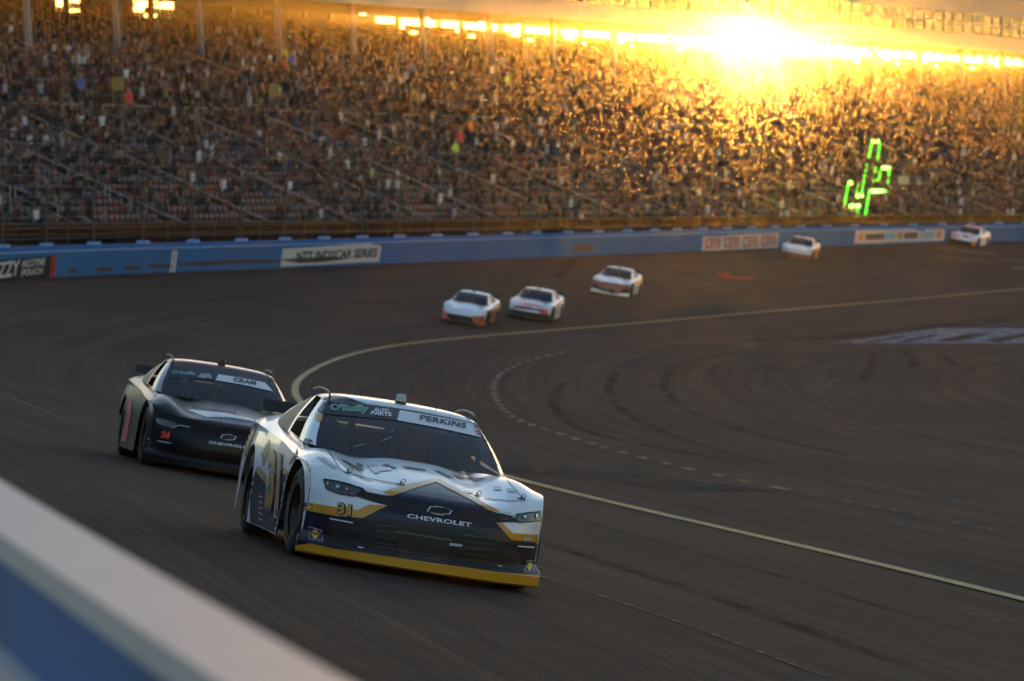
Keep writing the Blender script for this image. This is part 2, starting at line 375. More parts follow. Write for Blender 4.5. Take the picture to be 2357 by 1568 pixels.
# ------------------------------------------------------------------ grandstand
TA = Vector((.429, .903, 0)); TB = Vector((.903, -.429, 0)); T0 = Vector((-5.6, 375, ZC))
ROWS = 36; TREAD = 1.0; RISE = .39; ZT = 11.5
def st(a, b, z): return T0+TA*a+TB*b+Vector((0, 0, z))       # a along the stand, b down towards the track
A0, A1 = -150., 215.
def zrow(b): return ZT-RISE*math.floor(b/TREAD)
M_STEP = mat('stand_concrete', (.045, .042, .04), .9, noise=(.5, .45, (.032, .03, .028), .25))
stand = tag(empty('grandstand', st(0, ROWS, -5)), 'long steep grandstand rising behind the far wall under the press box', 'grandstand')
SL = -stand.location
Mst = Matrix(((TA.x, TB.x, 0, 0), (TA.y, TB.y, 0, 0), (0, 0, 1, 0), (0, 0, 0, 1)))       # local a,b,z frame
stand.matrix_world = Matrix.Translation(st(0, 0, 0)) @ Mst
prof = [(-7, ZT-1.0), (-.5, ZT-1.0), (-.5, ZT), (0, ZT)]
for r in range(ROWS): prof += [(r*TREAD, ZT-RISE*(r+1)+RISE), ((r+1)*TREAD, ZT-RISE*r)] if False else [((r+1)*TREAD, ZT-RISE*r), ((r+1)*TREAD, ZT-RISE*(r+1))]
prof += [(ROWS+2, ZT-RISE*ROWS), (ROWS+2, -8), (-7, -8)]
mb = MB(); mb.grid([[(a, b, z) for b, z in prof+[prof[0]]] for a in (A0-160, A1)]); mb.f += [tuple(range(len(prof))), tuple(range(len(prof)+1, 2*len(prof)+1))]
mb.build('terrace', M_STEP, stand)
MB().box(A0-160, -66, -4.0, -3.4, ZT-1.1, ZT+1.2).build('rear_parapet', M_STEP, stand)
# vertex-coloured mass meshes
def mass(name, base_v, base_f, pos, rot, scl, cols, part_of_vertex, matl, parent):
    bv = np.array(base_v, np.float32); n = len(pos); k = len(bv); c = np.cos(rot); s = np.sin(rot)
    X = bv[None]*scl[:, None, None]
    Y = np.empty((n, k, 3), np.float32); Y[..., 0] = X[..., 0]*c[:, None]-X[..., 1]*s[:, None]; Y[..., 1] = X[..., 0]*s[:, None]+X[..., 1]*c[:, None]; Y[..., 2] = X[..., 2]
    Y += np.asarray(pos, np.float32)[:, None, :]
    me = bpy.data.meshes.new(name); fa = np.array(base_f, np.int32); nf = len(fa); q = fa.shape[1]
    me.vertices.add(n*k); me.vertices.foreach_set('co', Y.ravel())
    idx = (fa[None]+(np.arange(n)*k)[:, None, None]).astype(np.int32).ravel()
    me.loops.add(len(idx)); me.loops.foreach_set('vertex_index', idx); me.polygons.add(n*nf)
    me.polygons.foreach_set('loop_start', np.arange(0, len(idx), q, dtype=np.int32)); me.polygons.foreach_set('loop_total', np.full(n*nf, q, np.int32)); me.update()
    at_ = me.color_attributes.new('Col', 'FLOAT_COLOR', 'POINT'); cc = np.ones((n, k, 4), np.float32); cc[..., :3] = cols[:, part_of_vertex, :]
    at_.data.foreach_set('color', cc.ravel()); me.materials.append(matl)
    return obj(name, me, None, parent)
M_SEATS = vcol_mat('seat_plastic', .5); M_CROWD = vcol_mat('clothing', .85)
AISLE = 9.6
def in_aisle(a): return abs((a-A0) % AISLE-AISLE/2) > AISLE/2-.65
seat = MB().box(-.22, .22, -.03, .03, .30, .72).box(-.22, .22, 0, .40, .28, .33)
pos = []; col = []
for r in range(ROWS):
    for a in np.arange(A0+.3, A1, .56):
        if in_aisle(a) or (r in (17, 18)): continue
        pos.append((a, r*TREAD+.25, ZT-RISE*r)); col.append((random.random() < .52))
pos = np.array(pos); col = np.array(col)
sc_ = np.where(col[:, None], np.array([[.13, .022, .018]]), np.array([[.025, .025, .03]]))*rng.uniform(.7, 1.2, (len(pos), 1))
tag(mass('seat_rows', seat.v, seat.f, pos, np.zeros(len(pos)), np.ones(len(pos)), sc_[:, None, :], np.zeros(len(seat.v), int), M_SEATS, stand), kind='stuff')
# seated spectators: hips, torso, head, knees as one shape each
def body_shape():
    mb = MB()
    def ring(c, rx, ry): return [(c[0]+rx*math.cos(t), c[1]+ry*math.sin(t), c[2]) for t in np.arange(6)*math.pi/3]
    rings = [ring((0, 0, .35), .19, .14), ring((0, -.02, .62), .18, .12), ring((0, 0, .90), .22, .12), ring((0, .02, 1.00), .07, .07), ring((0, .03, 1.06), .095, .105), ring((0, .03, 1.16), .10, .11), ring((0, .03, 1.26), .05, .06)]
    for q in rings: mb.v += q
    for i in range(len(rings)-1):
        for k in range(6): mb.f.append((i*6+k, i*6+(k+1) % 6, (i+1)*6+(k+1) % 6, (i+1)*6+k))
    part = [0]*18+[1]*18+[2]*6
    b = len(mb.v); mb.box(-.18, .18, .05, .50, .33, .47); part += [3]*8
    b = len(mb.v); mb.box(-.17, .17, .40, .52, 0, .34); part += [3]*8
    return mb, np.array(part)
bs, bpart = body_shape()
shirts = [(.62, .62, .64), (.50, .49, .48), (.03, .03, .035), (.05, .045, .05), (.025, .03, .05), (.10, .10, .11), (.05, .08, .22), (.28, .03, .03), (.22, .20, .18), (.12, .07, .05), (.08, .03, .03), (.35, .18, .05), (.45, .38, .08), (.09, .14, .24), (.02, .02, .02), (.30, .29, .30), (.70, .70, .71), (.16, .05, .05)]
wts = np.array([5, 3, 12, 10, 10, 7, 3, 4, 4, 6, 5, 1.0, .6, 2.5, 14, 4, 2.5, 4]); wts /= wts.sum()
skins = [(.20, .11, .07), (.15, .08, .055), (.10, .055, .04), (.24, .145, .105)]; hats = [(.02, .02, .02), (.34, .34, .34), (.03, .02, .015), (.15, .025, .02), (.06, .04, .03), (.015, .015, .03)]
pos = []
def density(a, r):
    d = .78 if r < 17 else .62
    d *= 1-.55*max(0, min(1, (r-20)/14))*max(0, min(1, (60-a)/120))       # the lower left sections are half empty
    return d*(.75+.35*math.sin(a*.21+r*.35)*math.cos(a*.083-r*.2))
for r in range(4, ROWS):
    for a in np.arange(A0+.4, A1, .56):
        if in_aisle(a):
            if random.random() < .03: pos.append((a, r*TREAD+.3, ZT-RISE*r+.45))
            continue
        if r in (17, 18):
            if random.random() < .10: pos.append((a, r*TREAD+.5, ZT-RISE*r+.45))
            continue
        if random.random() < density(a, r): pos.append((a+random.uniform(-.05, .05), r*TREAD+.42, ZT-RISE*r+random.uniform(-.03, .05)+(.42 if random.random() < .05 else 0)))
pos = np.array(pos); n = len(pos)
cl = np.zeros((n, 4, 3)); sh = np.array(shirts)[rng.choice(len(shirts), n, p=wts)]; cl[:, 0] = sh*np.where(sh.min(1, keepdims=True) > .4, rng.uniform(.5, 1.0, (n, 1)), rng.uniform(.15, .5, (n, 1))); cl[:, 1] = np.array(skins)[rng.integers(0, 4, n)]
cl[:, 2] = np.array(hats)[rng.integers(0, 6, n)]; cl[:, 3] = np.array([(.03, .04, .08), (.02, .02, .02), (.16, .13, .10), (.05, .05, .06)])[rng.integers(0, 4, n)]
quads = bs.f
tag(mass('crowd', bs.v, quads, pos, rng.uniform(-.5, .5, n), rng.uniform(.9, 1.12, n), cl, bpart, M_CROWD, None), 'packed seated crowd in mixed clothing filling the grandstand rows', 'crowd', kind='stuff').matrix_world = stand.matrix_world
# handrails on the aisles
M_RAIL = mat('aluminium_rail', (.42, .40, .38), .4, .7)
hr = MB(); n5 = 5
top = [(0, k*TREAD, .95-RISE*k) for k in (0, n5)]; hr.tube(top, .028, 5); hr.tube([(0, 0, .5), (0, n5*TREAD, .5-RISE*n5)], .022, 5)
for k in (0, n5*.5, n5): hr.tube([(0, k*TREAD, -RISE*k-.1), (0, k*TREAD, .95-RISE*k)], .026, 5)
hd = mesh_data('handrail', hr.v, hr.f); hd.materials.append(M_RAIL)
for ai, a in enumerate(np.arange(A0, A1, AISLE)):
    for r in (1, 8, 20, 26, 31):
        o = obj('handrail', hd, None, stand); o.location = (a+random.choice((-.25, .25)), r*TREAD+.1, ZT-RISE*r)
# middle gangway railings and exit signs
M_YEL = mat('yellow_sign', (.20, .145, .03), .7)
gr = MB()
for z in (.5, 1.0): gr.tube([(-3.6, 0, z), (3.6, 0, z)], .025, 5)
for x in (-3.6, -1.2, 1.2, 3.6): gr.tube([(x, 0, -.1), (x, 0, 1.0)], .025, 5)
gd = mesh_data('gangway_rail', gr.v, gr.f); gd.materials.append(M_RAIL)
sg = MB().box(-.6, .6, -.04, .04, 1.5, 2.3).box(-.55, -.49, -.03, .03, 0, 1.5).box(.49, .55, -.03, .03, 0, 1.5); sgd = mesh_data('exit_sign', sg.v, sg.f); sgd.materials.append(M_YEL)
for a in np.arange(A0+AISLE/2, A1, AISLE):
    o = obj('gangway_rail', gd, None, stand); o.location = (a, 19.1, ZT-RISE*19)
for a in np.arange(A0+AISLE*1.5, A1, AISLE*2):
    o = obj('exit_sign', sgd, None, stand); o.location = (a, 18.0, ZT-RISE*18)
# front railing
fr = MB()
for z in (.55, 1.1): fr.tube([(-5, 0, z), (5, 0, z)], .03, 5)
for x in np.arange(-5, 5.01, 2.5): fr.tube([(x, 0, -.1), (x, 0, 1.1)], .03, 5)
frd = mesh_data('front_railing', fr.v, fr.f); frd.materials.append(mat('railing_grey', (.10, .095, .09), .8, spec=.1))
M_NET = glass_mat('screen_mesh', (.62, .60, .58), .16)
pn = MB().box(-4.95, 4.95, -.01, .01, .08, 1.05); pnd = mesh_data('mesh_panel', pn.v, pn.f); pnd.materials.append(M_NET)
for a in np.arange(A0+5, A1-4, 10.0):
    o = obj('front_railing', frd, None, stand); o.location = (a, ROWS+1.8, ZT-RISE*ROWS); obj('mesh_panel', pnd, None, o)

# ------------------------------------------------------------------ press box above the top rows
M_FASC = mat('fascia_panel', (.42, .38, .34), .6, noise=(.3, .5, (.37, .34, .31), .3))
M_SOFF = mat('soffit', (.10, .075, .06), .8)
M_WIN = mat('tinted_window', (.03, .025, .02), .12, 0, 0, .7)
M_COL = mat('column_steel', (.22, .20, .19), .6)
HP = 12.68; U0 = 10.0
pb = tag(empty('press_box', st(0, U0, HP)), 'long pale press box with a band of dark windows above the grandstand', 'building')
pb.matrix_world = Matrix.Translation(st(0, 0, 0)) @ Mst
PA0, PA1 = -75., 235.
MB().box(PA0, PA1, -3, U0-.3, HP+.25, HP+12).build('box_wall', M_FASC, pb)
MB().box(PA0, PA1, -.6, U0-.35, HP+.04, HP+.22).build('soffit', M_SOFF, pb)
# fascia in panels, then a window band split by mullions, then the upper wall
for a in np.arange(PA0, PA1, 6.0): MB().box(a+.02, a+5.98, U0-.29, U0, HP, HP+1.25).build('fascia_panel', M_FASC, pb)
WA0 = 2.0
MB().box(PA0, WA0, U0-.29, U0-.02, HP+1.27, HP+5.0).build('wall_panel', M_FASC, pb)
wn = MB().box(.07, 2.33, -.12, -.06, 0, .82); wnd = mesh_data('window', wn.v, wn.f); wnd.materials.append(M_WIN)
ml = MB().box(-.06, .06, -.2, .03, 0, 1.75); mld = mesh_data('mullion', ml.v, ml.f); mld.materials.append(M_FASC)
for a in np.arange(WA0, PA1-2.4, 2.4):
    for z in (HP+1.30, HP+2.22):
        o = obj('window', wnd, None, pb); o.location = (a, U0, z)
    o = obj('mullion', mld, None, pb); o.location = (a, U0, HP+1.28)
MB().box(WA0, PA1, U0-.2, U0+.02, HP+2.13, HP+2.21).build('transom', M_FASC, pb)
MB().box(WA0, PA1, U0-.29, U0+.01, HP+3.06, HP+5.0).build('upper_panel', M_FASC, pb)
MB().box(PA0-1, PA1+1, -4, U0+.8, HP+5.0, HP+5.4).build('roof', M_FASC, pb)
cm = MB()                                     # raking steel columns that carry it
cm.obox((0, 0, 0), (.17, 0, 0), (0, .17, 0), (0, 0, 3.2)); 
for k in range(4): cm.v[k] = (cm.v[k][0], cm.v[k][1]+.45, cm.v[k][2])
cd = mesh_data('column', cm.v, cm.f); cd.materials.append(M_COL)
for a in np.arange(-73, PA1, 10.6):
    o = obj('column', cd, None, pb); o.location = (a, U0-1.2, HP-3.15)
bcm = MB().box(-.16, .16, -.16, .16, -1.2, 1.4); bcd = mesh_data('back_post', bcm.v, bcm.f); bcd.materials.append(M_COL)
for k, a in enumerate(np.arange(-36, PA1, 5.3)):
    o = obj('back_post', bcd, None, pb); o.location = (a+(1.4 if k % 2 else 0), -1.0, HP-1.2)
# concourse buildings that close the back of the stand on the left
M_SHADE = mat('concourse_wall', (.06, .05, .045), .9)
cb = tag(empty('concourse_building', st(-30, -2, ZT)), 'dark concourse building closing the back of the stand left of the bright gap', 'building')
cb.matrix_world = Matrix.Translation(st(0, 0, 0)) @ Mst
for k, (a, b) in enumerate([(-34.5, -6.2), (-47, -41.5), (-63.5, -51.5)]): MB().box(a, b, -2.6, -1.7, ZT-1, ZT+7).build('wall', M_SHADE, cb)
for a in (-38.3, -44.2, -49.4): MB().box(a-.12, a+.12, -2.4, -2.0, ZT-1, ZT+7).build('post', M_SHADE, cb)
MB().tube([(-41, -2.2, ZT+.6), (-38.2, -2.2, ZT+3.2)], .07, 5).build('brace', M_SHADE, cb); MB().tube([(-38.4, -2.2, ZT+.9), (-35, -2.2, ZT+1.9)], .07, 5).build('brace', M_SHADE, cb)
# lamps under the soffit
M_LAMP = mat('lamp_glow', (1, .9, .7), .5, emit=(1.0, .72, .36), estr=.45)
lm = MB().box(-.28, .28, -.12, .12, -.09, 0); lmd = mesh_data('lamp_lens', lm.v, lm.f); lmd.materials.append(M_LAMP)
lh = MB().box(-.33, .33, -.17, .17, 0, .08); lhd = mesh_data('lamp_housing', lh.v, lh.f); lhd.materials.append(M_DARK)
def lamp(a, b, z, label, group):
    t = tag(empty('ceiling_lamp', st(a, b, z)), label, 'lamp', group); t.matrix_world = Matrix.Translation(st(a, b, z)) @ Mst
    obj('lamp_lens', lmd, None, t); obj('lamp_housing', lhd, None, t)
for a in np.arange(66, 135, 2.6): lamp(a, 3.5, HP-.07, 'small warm lamp in the row under the right end of the press box', 'lamps in a row under the press box')
for px, py, lb in ((853, 62, 'single warm lamp under the soffit beside the third column'), (1107, 51, 'single warm lamp above the first bright gap'), (673, 47, 'warm lamp hanging beside the second column from the left'), (643, 35, 'warm lamp between the two leftmost columns')):
    d = ray(px, py); k = (HP-.07)/d.z; q = EYE+d*k; a = (q-T0).dot(TA); b = (q-T0).dot(TB)
    if not (-.5 < b < 9): b = 2.5; q = st(a, b, 0); 
    lamp(a, b, HP-.07, lb, None)
# a few spectators that stand out, built one by one
def skinned(name, joints, bones, rad):
    me = bpy.data.meshes.new(name); me.from_pydata(joints, bones, []); o = bpy.data.objects.new(name, me); C.objects.link(o)
    mo = o.modifiers.new('skin', 'SKIN'); mo.use_smooth_shade = True
    for k, r in enumerate(rad): o.data.skin_vertices[0].data[k].radius = (r, r)
    o.data.skin_vertices[0].data[0].use_root = True
    dg = bpy.context.evaluated_depsgraph_get(); dg.update(); d = bpy.data.meshes.new_from_object(o.evaluated_get(dg)); bpy.data.objects.remove(o); return d
J = [(0, 0, .95), (0, 0, 1.2), (0, 0, 1.42), (0, 0, 1.52), (0, .02, 1.62), (0, .02, 1.74), (.19, 0, 1.40), (.27, .02, 1.12), (.26, .14, .90), (-.19, 0, 1.40), (-.27, .02, 1.12), (-.26, .14, .90), (.10, 0, .88), (.11, .03, .48), (.12, 0, .08), (.12, .14, .03), (-.10, 0, .88), (-.11, .03, .48), (-.12, 0, .08), (-.12, .14, .03)]
Bn = [(0, 1), (1, 2), (2, 3), (3, 4), (4, 5), (2, 6), (6, 7), (7, 8), (2, 9), (9, 10), (10, 11), (0, 12), (12, 13), (13, 14), (14, 15), (0, 16), (16, 17), (17, 18), (18, 19)]
Rd = [.15, .145, .15, .06, .095, .08, .07, .05, .04, .07, .05, .04, .09, .065, .05, .04, .09, .065, .05, .04]
PERSON = skinned('person', J, Bn, Rd)
pcache = {}
def person(a, b, z, shirt, label, group=None, rz=0, s=1.0):
    key = shirt
    if key not in pcache:
        d = PERSON.copy(); d.materials.clear()
        for nm, c in (('shirt', shirt), ('skin', (.30, .17, .11)), ('trousers', (.03, .035, .06)), ('hair', (.03, .02, .015))): d.materials.append(mat('cloth_%s_%.2f_%.2f_%.2f' % (nm, *c), c, .8))
        for p in d.polygons:
            zc = p.center.z; p.material_index = 3 if zc > 1.70 else 1 if zc > 1.47 or (zc < 1.1 and abs(p.center.x) > .2 and zc > .8) else 0 if zc > .9 else 2
        pcache[key] = d
    o = obj('person', pcache[key]); o.matrix_world = Matrix.Translation(st(a, b, z)) @ Mst @ Matrix.Rotation(rz, 4, 'Z') @ Matrix.Scale(s, 4)
    return tag(o, label, 'person', group)
for k in range(30):
    a = -4+k*4.6+random.uniform(-1.5, 1.5)
    person(a, random.uniform(-2.5, -1.0), ZT-1.0, random.choice([(.03, .03, .035), (.06, .05, .05), (.10, .09, .09)]), 'dark standing spectator silhouetted against the bright gap at the stand top', 'spectators along the top of the stand', random.uniform(-1, 1), random.uniform(.8, 1.02))
for k in range(9): person(-70+k*1.7+random.uniform(-.5, .5), random.uniform(-.8, .5), ZT, (.05, .045, .05), 'dark standing spectator against the sky at the top left corner', 'spectators at the top left corner', random.uniform(-1, 1), random.uniform(.8, 1.0))
def px_stand(px, py):                        # where a pixel meets the seating slope
    d = ray(px, py); nrm = TB*RISE+Vector((0, 0, TREAD)); k = (st(0, 0, ZT+.6)-EYE).dot(nrm)/d.dot(nrm); q = EYE+d*k
    return (q-T0).dot(TA), (q-T0).dot(TB)
for px, py, c, lb in ((1082, 328, (.75, .16, .02), 'spectator in a bright orange shirt halfway up the stand'), (1049, 388, (.42, .75, .08), 'spectator in a neon green vest low in the stand'), (1168, 216, (.40, .72, .08), 'spectator in a neon green shirt in the upper rows'),
                      (296, 265, (.70, .05, .03), 'spectator in a vivid red shirt at the middle gangway on the left'), (655, 160, (.65, .50, .04), 'spectator in a yellow shirt beside the second column'), (672, 172, (.05, .12, .50), 'spectator in a royal blue shirt beside the yellow one'),
                      (654, 183, (.60, .14, .03), 'spectator in an orange cap and shirt under the second column'), (185, 242, (.10, .14, .45), 'spectator in a blue jacket left of the middle gangway sign'), (1057, 358, (.70, .06, .04), 'spectator in a scarlet shirt just left of the orange one'), (852, 437, (.30, .45, .06), 'spectator in an olive green vest low in the left stand')):
    a, b = px_stand(px, py); person(a, b, zrow(b)-RISE*0+.1, c, lb, None, 0, 1.1)

# ------------------------------------------------------------------ printing on the far wall
WB = bvh_of([(face, Matrix.Translation(wall.location))]); WI = Matrix.Translation(-wall.location)
def ink(n, c, r=.85): return mat('ink_'+n, c, r, spec=.15)
INK_B = ink('black', (.012, .011, .012)); INK_W = ink('white', (.60, .57, .55)); INK_R = ink('red', (.30, .03, .015)); INK_G = ink('pale_sign', (.55, .50, .48)); INK_O = ink('brick', (.42, .10, .04))
def on_wall(P, name, m_, off=.006): return decal(P, name, m_, WB, face, WI, off, 12, 9)
on_wall([(-40, 602), (130, 588), (124, 640), (-40, 656)], 'sign_panel', INK_B); on_wall([(118, 590), (131, 588), (124, 640), (113, 641)], 'sign_edge', INK_R, .01); on_wall([(48, 597), (60, 596), (54, 646), (42, 648)], 'sign_band', ink('maroon', (.10, .012, .01)), .01)
text_decal('NICOTINE', (50, 617), (102, 610), (52, 600), 'sign_text', INK_W, WB, face, WI, .016, dep=9); text_decal('POUCH', (49, 636), (96, 630), (51, 621), 'sign_text', INK_W, WB, face, WI, .016, dep=9)
text_decal('ZZY', (-6, 641), (42, 634), (-2, 605), 'sign_text', INK_W, WB, face, WI, .016, dep=9)
on_wall([(651, 573), (880, 558), (872, 602), (645, 614)], 'sign_panel', INK_G)
text_decal('NTT INDYCAR SERIES', (680, 601), (866, 592), (684, 580), 'sign_text', INK_B, WB, face, WI, .012, bold=.035, dep=9)
on_wall([(640, 598), (690, 594), (770, 590), (800, 596), (750, 603), (690, 606)], 'wall_scuff', ink('scuff', (.07, .05, .035), .9), .02)
on_wall([(410, 606), (470, 602), (560, 598), (640, 597), (645, 604), (560, 606), (470, 611), (410, 612)], 'wall_scuff', ink('scuff', (.07, .05, .035), .9), .012)
for x, w_, y in ((168, 11, 624), (240, 22, 620), (305, 23, 616), (355, 16, 613), (383, 14, 612)): on_wall([(x+w_*math.cos(t), y-x*0+5*math.sin(t)) for t in np.arange(12)*math.pi/6], 'wall_scuff', ink('scuff', (.07, .05, .035), .9), .012)
for x in (397, 404): on_wall([(x, 577), (x+4, 577), (x-3, 628), (x-7, 628)], 'wall_stripe', INK_W, .012)
on_wall([(1316, 578), (1322, 566), (1352, 562), (1362, 568), (1360, 578)], 'wall_print', ink('scuff', (.07, .05, .035), .9))
on_wall([(1618, 545), (1793, 537), (1790, 570), (1615, 578)], 'sign_panel', INK_G)
for x in (1624, 1667, 1710, 1753):
    y = 549-(x-1624)*.046
    on_wall([(x, y), (x+34, y-1), (x+33, y+22), (x-1, y+24)], 'sign_block', INK_O, .02); on_wall([(x+3, y+4), (x+9, y+4), (x+11, y+18), (x+2, y+18)], 'sign_mark', INK_G, .03)
    for k in (5, 12, 18): on_wall([(x+13, y+k), (x+30, y+k-1), (x+30, y+k+2), (x+13, y+k+3)], 'sign_line', INK_G, .03)
on_wall([(1970, 531), (2176, 524), (2172, 554), (1966, 561)], 'sign_panel', INK_G)
for x0, x1, c in ((1992, 2034, (.16, .11, .09)), (2080, 2112, (.16, .11, .09)), (2034, 2060, (.25, .42, .50)), (2118, 2150, (.25, .42, .50)), (1976, 1986, (.50, .24, .03)), (2066, 2076, (.50, .24, .03)), (2156, 2166, (.50, .24, .03))):
    ya = 531-(x0-1970)*.034; on_wall([(x0, ya+9), (x1, ya+7), (x1, ya+21), (x0, ya+23)], 'sign_block', ink('b%.2f%.2f' % (c[0], c[2]), c), .02)

# ------------------------------------------------------------------ neon cactus sign
M_LED = mat('green_led', (.1, .9, .15), .5, emit=(.06, 1.0, .015), estr=.20); M_LEDH = mat('green_led_hot', (.5, 1, .4), .5, emit=(.20, 1.0, .10), estr=.5)
def cpx(x, y): return ((1850+x/3.626)*.9428, (300+y/3.626)*.9428)
CY = 352.
def cp(x, y, dy=0): return at(*cpx(x, y), CY+dy)
cactus = tag(empty('cactus_sign', cp(900, 960)), 'leaning cactus outline sign of glowing green light tubes above the far wall', 'sign')
CO = cactus.location
segs = [((1010, 170), (985, 300), 0), ((965, 375), (955, 425), 0), ((945, 470), (938, 530), 0), ((930, 560), (920, 625), 0), ((882, 646), (922, 646), 1), ((1022, 165), (1066, 165), 1), ((1080, 190), (1060, 325), 0), ((1043, 400), (1040, 430), 0),
        ((1105, 400), (1160, 400), 1), ((1165, 420), (1152, 530), 0), ((1085, 435), (1075, 490), 0), ((1025, 517), (1060, 505), 0), ((1005, 605), (1125, 605), 1), ((815, 532), (825, 530), 1), ((800, 550), (770, 720), 0), ((885, 540), (868, 630), 0), ((820, 736), (895, 736), 1),
        ((890, 760), (890, 790), 0), ((880, 830), (860, 915), 0), ((990, 600), (945, 860), 0)]
for p, q, h in segs:
    n = max(2, int(math.hypot(p[0]-q[0], p[1]-q[1])/16)); t = MB()
    for k in range(n):
        c = cp(p[0]+(q[0]-p[0])*k/(n-1), p[1]+(q[1]-p[1])*k/(n-1))-CO; r_ = (.095 if h else .055)*random.uniform(.8, 1.15)
        t.obox(c, (r_, 0, 0), (0, .06, 0), (0, 0, r_*1.25))
    t.build('light_tube', M_LEDH if h else M_LED, cactus)
out = [(870, 960), (885, 770), (830, 740), (765, 725), (800, 545), (830, 525), (880, 540), (880, 640), (925, 640), (985, 300), (1010, 165), (1075, 165), (1060, 330), (1035, 505), (1075, 490), (1090, 400), (1165, 400), (1150, 540), (1125, 610), (1005, 610), (945, 960)]
fm = MB(); fm.tube([cp(x, y, .18)-CO for x, y in out], .05, 5, True); fm.build('frame', M_DARK, cactus)
MB().tube([cp(905, 1010, .25)-CO, cp(960, 600, .25)-CO, cp(1030, 200, .25)-CO], .09, 6).build('support_pole', M_DARK, cactus)
# scoring boards standing behind the cactus
M_SCR = mat('board_dark', (.03, .028, .026), .5); M_SCRL = mat('board_print', (.30, .33, .36), .5)
sb = tag(empty('score_board', cp(1300, 560, 3)), 'dark board with two pale panels standing right of the cactus sign', 'board'); o_ = sb.location
def board(x0, y0, x1, y1, dy, t, nm, m_, par): 
    a = cp(x0, y1, dy)-par.location; b = cp(x1, y0, dy)-par.location; return MB().box(a.x, b.x, a.y, a.y+t, a.z, b.z).build(nm, m_, par)
board(1170, 455, 1455, 560, 3, .25, 'panel', M_SCR, sb); board(1243, 470, 1340, 545, 2.9, .08, 'display', M_SCRL, sb); board(1398, 475, 1440, 545, 2.9, .08, 'display', M_SCRL, sb); board(1180, 562, 1192, 760, 3.1, .15, 'post', M_DARK, sb); board(1430, 562, 1442, 760, 3.1, .15, 'post', M_DARK, sb)
s2 = tag(empty('frame_board', cp(1190, 320, 5)), 'dark square frame behind the top of the cactus sign', 'board')
board(1095, 240, 1170, 320, 5, .2, 'panel', M_SCR, s2); board(1220, 240, 1280, 310, 5, .2, 'panel', M_SCR, s2); board(1090, 150, 1280, 165, 5, .15, 'beam', M_DARK, s2); board(1095, 165, 1102, 900, 5.25, .15, 'post', M_DARK, s2); board(1272, 165, 1280, 900, 5.25, .15, 'post', M_DARK, s2)

# ------------------------------------------------------------------ more paint and rubber on the asphalt
DP = [(1300, 812), (1235, 826), (1180, 846), (1147, 868), (1137, 890), (1140, 912), (1152, 936), (1180, 960), (1225, 980), (1290, 1000), (1360, 1022), (1430, 1043), (1500, 1060), (1580, 1080), (1660, 1098), (1740, 1115), (1860, 1138)]
DQ = [ground(*p) for p in smooth_px(DP, 6)]; DW = []
for k in range(len(DQ)-1):
    n = max(1, int((DQ[k+1]-DQ[k]).length/.3)); DW += [DQ[k].lerp(DQ[k+1], j/n) for j in range(n)]
dm = MB(); acc = 0; run = []
tot = 0
for k in range(1, len(DW)):
    tot += (DW[k]-DW[k-1]).length
    if tot % 3.0 < 1.5: run.append(DW[k])
    else:
        if len(run) > 1: ribbon(dm, run, .18, .02)
        run = []
tag(dm.build('dashed_line', M_DASH), kind='structure')
line_px('faint_line', [(1860, 1138), (2000, 1165), (2160, 1195), (2330, 1232)], .12, M_FAINT); line_px('faint_line', [(1790, 1133), (1900, 1130), (2080, 1126)], .10, M_FAINT)
line_px('faint_line', [(1290, 1200), (1450, 1232), (1600, 1262), (1800, 1305), (2000, 1352), (2200, 1405), (2360, 1450)], .05, M_FAINT); line_px('faint_line', [(1250, 1330), (1400, 1380), (1600, 1448), (1900, 1560)], .05, M_FAINT)
line_px('faint_line', [(-10, 897), (60, 930), (140, 962), (220, 985), (290, 1010)], .10, M_FAINT)
line_px('faint_line', [(1945, 865), (1905, 885), (1890, 905), (1905, 930), (1960, 955), (2060, 985), (2200, 1015), (2357, 1045)], .12, M_FAINT)
for P, wd in (([(1300, 880), (1275, 920), (1285, 950), (1330, 985), (1420, 1012), (1560, 1040), (1700, 1065)], .32), ([(1540, 850), (1530, 890), (1560, 930), (1640, 970), (1780, 1010), (1960, 1050)], .3), ([(1420, 860), (1400, 900), (1440, 950), (1540, 1000), (1700, 1050), (1900, 1095)], .28), ([(2005, 812), (2010, 835), (1995, 860), (1985, 880)], .4), ([(2080, 810), (2105, 832), (2100, 850)], .4), ([(2160, 815), (2195, 838), (2215, 848)], .4),
              ([(1750, 785), (1900, 778), (2050, 765), (2200, 748), (2357, 728)], 1.6), ([(1285, 640), (1310, 605), (1360, 590), (1450, 585)], .5), ([(1250, 1250), (1500, 1330), (1800, 1430), (2100, 1540)], .25), ([(1260, 1180), (1500, 1245), (1800, 1330), (2200, 1450)], .22)):
    line_px('tyre_mark', P, wd, M_RUB, .012, 7)
line_px('asphalt_patch', [(1150, 1075), (1300, 1088), (1500, 1110), (1690, 1132)], 2.4, M_PATCH, .014)
